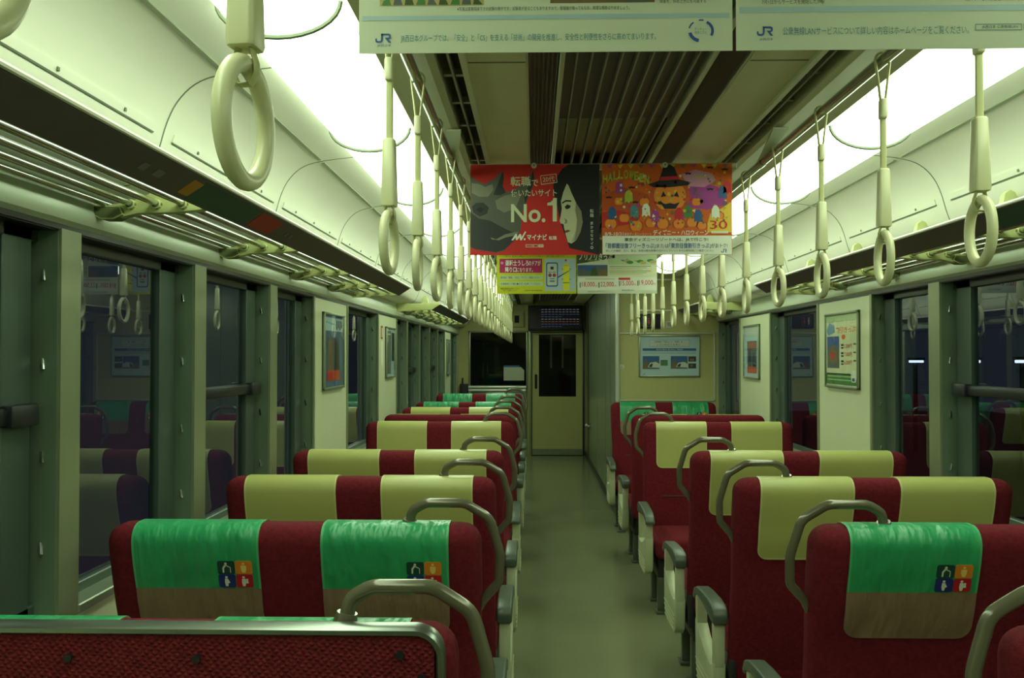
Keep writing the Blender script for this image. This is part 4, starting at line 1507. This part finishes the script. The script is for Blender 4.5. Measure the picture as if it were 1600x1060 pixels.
p.poly('logo', [(498, 880), (545, 815), (560, 820), (562, 850), (590, 815), (606, 820), (610, 850), (650, 790), (662, 796), (612, 880), (596, 880), (590, 850), (562, 880), (548, 876), (545, 850), (518, 882)], 'ink_white', 4)
p.poly('logo', circ(645, 870, 10, n=10), 'ink_white', 4)
p.text('lettering', 'マイナビ', 670, 890, 820, 880, 'ink_white', 4, 0.03)
p.text('lettering', '転職', 912, 998, 838, 878, 'ink_white', 4, 0.01)
p.frame('ruled_lines', 655, 790, 922, 952, 4, 'ink_cream', 4)
p.text('lettering', 'マイナビ転職', 662, 752, 930, 945, 'ink_cream', 4)
p.rect('ruled_lines', 798, 852, 922, 952, 'ink_cream', 4)
p.text('lettering', '検索', 806, 844, 928, 946, 'ink_crimson', 5)
for i, ch in enumerate('転職'):
    p.text('lettering', ch, 1365, 1405, 568 + i * 45, 606 + i * 45, 'ink_white', 4)
for i, ch in enumerate('まかせなサイ。'):
    p.text('lettering', ch, 1370, 1400, 695 + i * 41, 725 + i * 41, 'ink_white', 4)
hang('hanging_poster', 'red hanging poster with a rhinoceros facing a dark-haired person in profile', -0.5285, 3.61, 'paper_red', p)

# --- the orange autumn poster: lettering kept, artwork a plain generic pumpkin pattern
p = Print(W_, H_, 55, 1480, 1015, 90)
p.rect('picture', 60, 1475, 822, 1012, 'ink_white', 1)
rnd = random.Random(11)
p.poly('picture', [(900, 330), (1020, 220), (1200, 290), (1330, 330), (1420, 420), (1380, 520), (1200, 560), (980, 520)], 'ink_purple', 1)
p.poly('picture', [(930, 200), (1080, 150), (1260, 190), (1300, 260), (1180, 330), (1000, 320)], 'ink_lilac', 2)
p.poly('picture', [(1210, 700), (1240, 600), (1340, 560), (1470, 480), (1470, 790), (1210, 790)], 'ink_yellow', 1)
p.poly('picture', [(60, 400), (300, 330), (560, 400), (640, 560), (400, 640), (60, 560)], 'ink_orange_d', 1)
p.poly('picture', [(60, 580), (240, 560), (480, 620), (420, 700), (60, 740)], 'ink_red', 1.5)
# bunting triangles and confetti
for k in range(12):
    x = 110 + k * 115
    p.poly('picture', [(x, 96), (x + 60, 96), (x + 30, 140)], ['ink_purple', 'ink_yellow', 'ink_lime', 'ink_brown'][k % 4], 2)
def pumpkin(cx, cy, r, m='ink_pumpkin'):
    for dx, q in ((-0.62, 0.55), (0.62, 0.55), (-0.3, 0.62), (0.3, 0.62), (0, 0.55)):
        p.poly('picture', circ(cx + dx * r, cy, r * q, r * 0.74, 16), ['ink_orange_d', m][abs(dx) < 0.5], 2 if abs(dx) > 0.5 else (3 if dx else 4))
    p.poly('picture', [(cx - r * .1, cy - r * .65), (cx + r * .12, cy - r * .65), (cx + r * .26, cy - r * 1.0), (cx + r * .08, cy - r * 1.02)], 'ink_stalk', 4)
for (a, b, r) in ((800, 420, 190), (150, 700, 66), (300, 640, 56), (430, 720, 70), (590, 690, 60), (720, 700, 66), (900, 700, 64), (1040, 690, 58), (1150, 720, 52), (240, 470, 50), (520, 480, 56), (1090, 480, 50), (1340, 620, 46)):
    pumpkin(a, b, r)
p.poly('picture', [(560, 300), (680, 262), (730, 120), (800, 96), (850, 130), (900, 250), (1030, 280), (1000, 310), (800, 330), (620, 330)], 'ink_black', 5)
p.poly('picture', [(700, 225), (886, 215), (900, 250), (690, 262)], 'ink_red', 6)
for sx_ in (-1, 1):
    p.poly('picture', [(800 + sx_ * 40, 420), (800 + sx_ * 100, 430), (800 + sx_ * 75, 370)], 'ink_black', 6)
p.poly('picture', [(690, 480), (750, 500), (800, 490), (850, 500), (910, 480), (860, 550), (740, 550)], 'ink_black', 6)
for (x, y) in ((380, 330), (1000, 190), (1240, 130), (1400, 150), (1240, 350), (420, 480), (130, 430)):
    p.poly('picture', [(x - 40, y - 10), (x - 15, y - 4), (x - 7, y - 14), (x, y - 6), (x + 7, y - 14), (x + 15, y - 4), (x + 40, y - 10), (x + 22, y + 14), (x, y + 6), (x - 22, y + 14)], 'ink_black', 5.5)
for (x, y, c_) in ((540, 560, 'ink_white'), (1000, 580, 'ink_green'), (1110, 620, 'ink_blue'), (250, 330, 'ink_purple'), (350, 420, 'ink_lime'), (170, 590, 'ink_blue'), (640, 620, 'ink_purple'), (1380, 380, 'ink_blue'), (1430, 330, 'ink_red'), (1300, 580, 'ink_white'), (410, 570, 'ink_teal'), (900, 600, 'ink_red')):
    p.poly('picture', [(x - 45, y + 70), (x - 45, y - 20), (x - 25, y - 60), (x + 10, y - 66), (x + 38, y - 30), (x + 45, y + 70), (x + 20, y + 50), (x, y + 72), (x - 22, y + 50)], c_, 4.4)
p.text('lettering', 'ハロウィーン', 1050, 1290, 190, 250, 'ink_lime', 6, 0.02)
for k in range(150):
    x, y, r = rnd.uniform(80, 1450), rnd.uniform(170, 740), rnd.uniform(6, 24)
    n = rnd.choice((3, 4, 5))
    p.poly('picture', [(x + r * math.cos(2 * PI * i / n + k), y + r * math.sin(2 * PI * i / n + k)) for i in range(n)], rnd.choice(('ink_lime', 'ink_yellow', 'ink_brown', 'ink_purple', 'ink_red', 'ink_green', 'ink_cream', 'ink_slate')), 5)
for i, ch in enumerate('HALLOWEEN'):
    x = 65 + i * 57
    yy = 270 - 70 * math.sin(PI * (i + 1) / 9.5)
    p.text('lettering', ch, x, x + 50, yy - 50, yy + 40, 'ink_lime', 6, 0.03)
p.text('lettering', '8/9-10/31', 85, 290, 785, 820, 'ink_white', 6, 0.01)
p.text('lettering', '東京ディズニーリゾート', 300, 595, 790, 820, 'ink_white', 6)
p.text('lettering', 'ディズニー・ハロウィーン', 615, 1220, 762, 818, 'ink_white', 6, 0.02)
p.text('lettering', '30', 1235, 1425, 670, 755, 'ink_red', 6, 0.0)
p.rect('ruled_lines', 1250, 1435, 775, 800, 'ink_cream', 6)
p.text('lettering', '東京ディズニーリゾートへは、JRで行こう!', 300, 1215, 842, 885, 'ink_dark', 6, 0.01)
p.text('lettering', '「首都圏往復フリーきっぷ」', 95, 640, 895, 950, 'ink_blue', 6, 0.012)
p.text('lettering', 'または', 650, 785, 905, 945, 'ink_dark', 6)
p.text('lettering', '「東京往復割引きっぷ」', 790, 1245, 895, 950, 'ink_blue', 6, 0.012)
p.text('lettering', 'がおトク!', 1252, 1425, 900, 945, 'ink_dark', 6)
p.text('lettering', '詳しくは福井、石川、富山、米原の駅の駅備え付けパンフレットまたは駅係員にご確認ください', 95, 1275, 962, 985, 'ink_dark', 6)
jr_logo(p, 1358, 958, 36)
hang('hanging_poster', 'orange and purple autumn poster with pumpkins above white lettering strip', -0.0045, 3.61, 'paper_orange', p)

# --- the yellow door-use poster
p = Print(W_, H_, 45, 798, 415, 415 - 753 * H_ / W_)
p.rect('picture', 500, 790, 80, 388, 'ink_pblue', 1)
p.rect('picture', 70, 475, 82, 216, 'ink_crimson', 1)
p.text('lettering', '運転士うしろ', 124, 345, 95, 150, 'ink_white', 3, 0.02)
p.text('lettering', 'のドアが', 346, 460, 98, 148, 'ink_white', 3, 0.01)
p.text('lettering', '降り口', 124, 230, 160, 210, 'ink_white', 3, 0.02)
p.text('lettering', 'になります。', 232, 385, 168, 208, 'ink_white', 3, 0.01)
p.poly('ruled_lines', circ(94, 122, 14, n=16), 'ink_lilac', 2)
p.rect('ruled_lines', 72, 480, 240, 282, 'ink_pgreen', 1)
p.rect('ruled_lines', 72, 480, 300, 342, 'ink_pgreen', 1)
p.text('lettering', '•車内後ろ「整理」「出口」「すぐ下」を確認ください', 76, 450, 250, 272, 'ink_dark', 3)
p.text('lettering', '•先頭車両ドア横の●ボタンも押してください', 76, 455, 310, 332, 'ink_dark', 3)
p.text('lettering', '乗車は整理券をお取りください\n　　詳しくお尋ねください', 82, 260, 358, 392, 'ink_dark', 3)
p.text('lettering', 'JR西日本 福井地域鉄道部', 310, 475, 378, 392, 'ink_dark', 3)
p.text('lettering', 'ワンマン列車では、無人駅では運転士のうしろのドアだけが開きます。お降りの際はご注意ください', 65, 690, 50, 66, 'ink_dark', 3)
p.poly('picture', [(512 + a, b) for a, b in rrect(0, 112, 118, 348, 18)], 'ink_navy', 2)
p.poly('picture', [(522 + a, b) for a, b in rrect(0, 92, 130, 336, 12)], 'ink_lgrey', 3)
p.rect('picture', 552, 582, 158, 186, 'ink_dark', 4)
for cx_ in (548, 588):
    p.poly('picture', circ(cx_, 240, 16, n=16), 'ink_dark', 4)
    p.poly('picture', circ(cx_, 240, 10, n=16), 'ink_red', 5)
p.text('lettering', '開 閉', 535, 600, 205, 220, 'ink_dark', 4)
p.rect('picture', 545, 592, 268, 276, 'ink_teal', 4)
p.rect('picture', 545, 592, 288, 304, 'ink_teal', 4)
p.poly('picture', [(622, 268), (628, 248), (735, 192), (735, 198)], 'ink_navy', 4)
p.poly('picture', [(672, 380), (672, 165), (688, 128), (716, 128), (732, 165), (732, 380)], 'ink_acid', 2)
p.frame('picture', 670, 734, 308, 314, 3, 'ink_stalk', 3)
for yy in (180, 275):
    p.rect('picture', 658, 674, yy, yy + 5, 'ink_dark', 3)
    p.rect('picture', 730, 746, yy, yy + 5, 'ink_dark', 3)
p.poly('picture', circ(698, 98, 10, n=12), 'ink_red', 3)
p.text('lettering', '運転', 684, 722, 140, 154, 'ink_orange', 4)
hang('hanging_poster', 'yellow hanging poster with crimson headline and a push-button panel drawing', -0.516, 5.87, 'paper_yellow', p)

# --- the travel price poster
p = Print(W_, H_, 805, 1558, 412, 412 - 753 * H_ / W_)
p.poly('picture', [(805, -100), (1160, -100), (1160, 75), (805, 130)], 'ink_stalk', 1)
p.text('lettering', 'ノリノリきっぷ', 822, 1140, 30, 95, 'ink_white', 3, 0.02)
p.text('lettering', 'で あなたも出かけよう', 900, 1055, 86, 110, 'ink_pgreen', 3)
p.rect('picture', 1100, 1555, -80, 140, 'ink_pgreen', 1)
for k in range(16):
    x, y = 1190 + (k * 61) % 340, 55 + (k * 37) % 70
    p.poly('picture', circ(x, y, 34, 15, 10), ['ink_lgrey', 'ink_green', 'ink_pgreen', 'ink_ochre'][k % 4], 2 + k * 0.06)
p.rect('picture', 810, 1092, 140, 245, 'ink_blue', 1)
p.poly('picture', [(810, 245), (810, 190), (860, 170), (920, 205), (990, 150), (1040, 160), (1092, 150), (1092, 245)], 'ink_slate', 2)
p.poly('picture', [(930, 245), (940, 170), (985, 165), (1000, 245)], 'ink_stalk', 3)
p.poly('picture', [(1010, 245), (1020, 190), (1085, 185), (1092, 245)], 'ink_brown', 3)
for k in range(6):
    yy = 152 + k * 15
    p.rect('ruled_lines', 1110, 1500 - 37 * (k % 3), yy, yy + 4, ['ink_dark', 'ink_green', 'ink_ochre'][k % 3], 2)
p.rect('picture', 1100, 1555, 150, 248, 'ink_cream', 1.5)
p.rect('picture', 815, 1555, 258, 380, 'ink_white', 1)
p.text('lettering', '18,000', 850, 970, 300, 352, 'ink_red', 3, 0.0)
p.text('lettering', '22,000', 1025, 1150, 300, 352, 'ink_red', 3, 0.0)
p.text('lettering', '15,000', 1215, 1335, 290, 342, 'ink_red', 3, 0.0)
p.text('lettering', '19,000', 1390, 1520, 285, 337, 'ink_red', 3, 0.0)
for x_, y_ in ((975, 330), (1153, 330), (1338, 318), (1522, 312)):
    p.text('lettering', '円', x_, x_ + 20, y_, y_ + 20, 'ink_orange_d', 3)
p.rect('ruled_lines', 828, 838, 305, 355, 'ink_teal', 3)
p.rect('ruled_lines', 1005, 1016, 305, 355, 'ink_green', 3)
p.rect('ruled_lines', 1198, 1208, 292, 342, 'ink_teal', 3)
p.rect('ruled_lines', 1372, 1383, 288, 338, 'ink_green', 3)
p.rect('ruled_lines', 1195, 1305, 262, 282, 'ink_red', 3)
p.rect('ruled_lines', 880, 1160, 270, 276, 'ink_ochre', 3)
p.text('lettering', '旅行商品のお問い合わせ', 1225, 1340, 372, 386, 'ink_dark', 3)
p.text('lettering', 'JR西日本のおでかけネット', 905, 1060, 384, 396, 'ink_blue', 3)
hang('hanging_poster', 'pale travel poster with a dark slogan, photos and four red prices', 0.003, 5.87, 'paper', p)

# ------------------------------------------------------------------ framed posters on the walls
def wall_poster(s, ya, yb, z0, z1, m, label, draw):
    """framed poster on a side wall; print faces the aisle"""
    x = s * (HW - 0.004)
    t = thing('framed_poster', label, 'poster', (x, (ya + yb) / 2, z0), -PI / 2 * (1 if s > 0 else -1) * -1 if False else (PI / 2 if s < 0 else -PI / 2), 'framed posters on the walls')
    # local: x along the wall (to the viewer's right), -y out of the wall
    w, h = yb - ya, z1 - z0
    if True:
        MB().box(-w / 2, w / 2, -0.008, 0.0, 0, h, 'strip').build('backing', t, smooth=False)
        mb = MB()
        for (a, b, c, d) in ((-w / 2, w / 2, 0, 0.014), (-w / 2, w / 2, h - 0.014, h), (-w / 2, -w / 2 + 0.014, 0, h), (w / 2 - 0.014, w / 2, 0, h)):
            mb.box(a, b, -0.018, 0, c, d, 'strip')
        mb.build('frame', t, bevel=0.003, segs=2)
        sh = link('sheet', MB().box(-w / 2 + 0.013, w / 2 - 0.013, -0.0095, -0.008, 0.013, h - 0.013, m).mesh('sheet', smooth=False), t)
        pr = Print(w - 0.03, h - 0.03, 0, 100, 140, 0)
        draw(pr)
        for k, mbb in pr.layers.items():
            mbb.xform(lambda a, b, c: (a - w / 2 + 0.015, b - 0.0092, c + 0.015)).build(k if isinstance(k, str) else k[0], sh, smooth=False, recalc=False)
        MB().box(-w / 2 + 0.014, w / 2 - 0.014, -0.016, -0.0145, 0.014, h - 0.014, 'glass_clear').build('cover_glass', t, smooth=False)
    return t


def zz(px, py, s):
    """height on the side wall for a picture point"""
    X = s * (HW - 0.004) - CAM.x
    y = 1420 * X / (px - 835)
    return CAM.z + (556 - py) * y / 1420, y


def draw_price(p):
    p.rect('picture', 0, 100, 0, 12, 'ink_pgreen', 1)
    p.rect('picture', 2, 98, 14, 118, 'ink_cream', 1)
    p.poly('picture', [(2, 30), (12, 14), (28, 20), (30, 34), (8, 40)], 'ink_sky', 2)
    p.text('lettering', '割引きっぷ', 34, 96, 24, 36, 'ink_orange', 3, 0.02)
    p.rect('picture', 4, 44, 42, 106, 'ink_slate', 2)
    p.poly('picture', [(4, 70), (4, 42), (44, 42), (44, 66), (24, 56)], 'ink_navy', 3)
    p.poly('picture', [(8, 92), (14, 66), (24, 62), (38, 70), (42, 90), (24, 98)], 'ink_brown', 3)
    p.poly('picture', [(12, 80), (20, 72), (30, 80), (22, 88)], 'ink_red', 4)
    p.poly('picture', circ(58, 44, 6, 5, 10), 'ink_orange', 3)
    for k, s_ in enumerate(('5,500円', '7,500円', '6,500円')):
        p.text('lettering', s_, 60, 84, 58 + k * 16, 67 + k * 16, 'ink_orange_d', 3, 0.01)
        p.rect('ruled_lines', 50, 58, 58 + k * 16, 62 + k * 16, 'ink_dark', 3)
        p.rect('ruled_lines', 50, 58, 64 + k * 16, 67 + k * 16, 'ink_dark', 3)
        p.rect('ruled_lines', 88, 96, 57 + k * 16, 60 + k * 16, 'ink_green', 3)
    p.rect('picture', 0, 100, 116, 138, 'ink_green', 1)
    p.rect('ruled_lines', 5, 80, 121, 123, 'ink_pgreen', 3)
    p.rect('ruled_lines', 5, 80, 128, 130, 'ink_pgreen', 3)
    p.poly('picture', [(82, 132), (80, 118), (86, 108), (94, 110), (97, 122), (94, 132)], 'ink_white', 3)
    p.poly('picture', [(84, 130), (84, 124), (92, 124), (92, 130)], 'ink_navy', 4)


def draw_far(p):
    p.rect('picture', 4, 96, 4, 24, 'ink_lgrey', 1)
    p.rect('picture', 22, 88, 42, 130, 'ink_slate', 1)
    p.rect('picture', 22, 88, 40, 62, 'ink_brown', 2)
    p.text('lettering', '旅', 36, 74, 42, 62, 'ink_red', 3)
    p.rect('picture', 22, 88, 112, 130, 'ink_orange_d', 2)
    p.poly('picture', [(30, 112), (32, 70), (46, 66), (50, 112)], 'ink_black', 3)
    p.poly('picture', [(56, 112), (60, 74), (76, 70), (82, 112)], 'ink_rhino_d', 3)


def draw_blue(p):
    p.rect('picture', 4, 96, 4, 30, 'ink_pblue', 1)
    p.rect('picture', 14, 78, 44, 112, 'ink_slate', 1)
    p.poly('picture', [(18, 110), (20, 50), (34, 44), (42, 60), (44, 110)], 'ink_brown', 2)
    p.poly('picture', [(50, 112), (52, 54), (64, 46), (74, 58), (78, 112)], 'ink_rhino_d', 2)
    p.rect('picture', 14, 80, 108, 128, 'ink_orange_d', 3)
    p.rect('picture', 14, 40, 110, 126, 'ink_red', 4)
    for k in range(4):
        p.rect('ruled_lines', 60 + k * 9, 65 + k * 9, 8, 26 - 3 * (k % 2), 'ink_dark', 3)
        p.rect('ruled_lines', 8 + k * 11, 15 + k * 11, 12 + k, 15 + k, 'ink_teal', 3)


def draw_grey(p):
    p.rect('picture', 6, 52, 6, 134, 'ink_slate', 1)
    p.rect('picture', 60, 94, 10, 96, 'ink_dark', 1)
    p.rect('picture', 62, 94, 98, 134, 'ink_pblue', 2)
    p.rect('ruled_lines', 12, 46, 14, 18, 'ink_cream', 2)


za, yA = zz(1288, 603, 1); zb_, yB = zz(1336, 492, 1)
wall_poster(1, 4.78, 5.32, 1.325, 1.745, 'paper', 'framed green and white poster with orange prices on the right wall panel', draw_price)
wall_poster(1, 6.88, 7.38, 1.325, 1.745, 'paper_lblue', 'framed blue-grey poster with a red title on the farther right wall panel', draw_far)
wall_poster(-1, 4.90, 5.42, 1.315, 1.745, 'paper_dblue', 'framed bluish poster with an orange base on the first left wall panel', draw_blue)
wall_poster(-1, 6.98, 7.42, 1.33, 1.73, 'paper_lblue', 'framed grey-green poster on the second left wall panel, beside an orange sticker', draw_grey)
wall_poster(-1, 11.85, 12.25, 1.25, 1.72, 'paper_lblue', 'narrow framed poster on the farthest left wall panel', draw_grey)

# orange and white emergency sticker beside the second left poster
t = thing('emergency_sticker', 'narrow orange and white vertical sticker on the second left wall panel', 'sticker', (-(HW - 0.005), 6.83, 1.43))
MB().box(0, 0.002, -0.035, 0.035, 0.20, 0.30, 'st_red').build('red_label', t)
MB().box(0.002, 0.003, -0.018, 0.018, 0.215, 0.285, 'ink_cream').build('red_label_text', t)
MB().box(0, 0.002, -0.03, 0.03, 0.0, 0.185, 'ink_white').build('white_label', t)

# framed poster on the lavatory wall
t = thing('framed_poster', 'wide pale-blue framed poster with photos on the lavatory wall', 'poster', (pxX(997.5, BOXY), BOXY, pxZ(589, BOXY)), 0, 'framed posters on the walls')
w, h = 94.5 * BOXY / 1420, 65 * BOXY / 1420
MB().box(0, w, -0.008, 0, 0, h, 'strip').build('backing', t, smooth=False)
mb = MB()
for (a, b, c, d) in ((0, w, 0, 0.012), (0, w, h - 0.014, h), (0, 0.012, 0, h), (w - 0.012, w, 0, h)):
    mb.box(a, b, -0.02, 0, c, d, 'strip')
mb.build('frame', t, bevel=0.003)
sh = MB().box(0.011, w - 0.011, -0.0095, -0.008, 0.011, h - 0.011, 'paper_lblue').build('sheet', t, smooth=False)
p = Print(w, h, 190, 1175, 945, 250)
p.frame('picture', 360, 1010, 330, 440, 4, 'ink_teal', 1)
p.rect('picture', 364, 1006, 334, 436, 'ink_lgrey', 1)
p.text('lettering', 'お客様に「安心」と「信頼」を', 440, 895, 345, 378, 'ink_dark', 3)
p.text('lettering', 'していただくために', 485, 860, 395, 425, 'ink_dark', 3)
p.rect('picture', 250, 1115, 470, 512, 'ink_blue', 1)
p.text('lettering', '保守作業の 省力化に 機械を', 470, 905, 480, 502, 'ink_white', 3)
p.rect('ruled_lines', 255, 1110, 528, 532, 'ink_teal', 2)
p.rect('ruled_lines', 255, 1110, 552, 556, 'ink_teal', 2)
for (a, b, c, d) in ((250, 520, 600, 815), (705, 975, 600, 810)):
    p.rect('picture', a, b, c, d, 'ink_blue', 1)
    k = b - a
    p.poly('picture', [(a, d), (a, c + 110), (a + k * .2, c + 20), (a + k * .35, c + 105), (a + k * .6, c + 85), (b, c + 75), (b, d)], 'ink_slate', 2)
    p.poly('picture', [(a + k * .3, d - 30), (a + k * .45, c + 110), (a + k * .8, c + 95), (b, c + 130), (b, d - 20)], 'ink_lgrey', 3)
    p.poly('picture', [(a + k * .35, d - 40), (a + k * .5, c + 125), (a + k * .62, c + 125), (a + k * .55, d - 30)], 'ink_dark', 4)
    p.poly('picture', [(a, d - 5), (a + k * .15, c + 120), (a + k * .32, c + 130), (a + k * .3, d)], 'ink_brown', 4)
p.rect('picture', 540, 655, 665, 758, 'ink_slate', 2)
p.rect('picture', 550, 645, 685, 740, 'ink_green', 3)
p.rect('picture', 988, 1112, 605, 692, 'ink_dark', 2)
p.rect('picture', 988, 1112, 722, 805, 'ink_dark', 2)
p.rect('picture', 1010, 1080, 640, 680, 'ink_brown', 3)
p.rect('picture', 1020, 1060, 740, 775, 'ink_brown', 3)
jr_logo(p, 258, 890, 18)
for k, mbb in p.layers.items():
    mbb.xform(lambda a, b, c: (a, b - 0.0092, c)).build(k if isinstance(k, str) else k[0], sh, smooth=False, recalc=False)
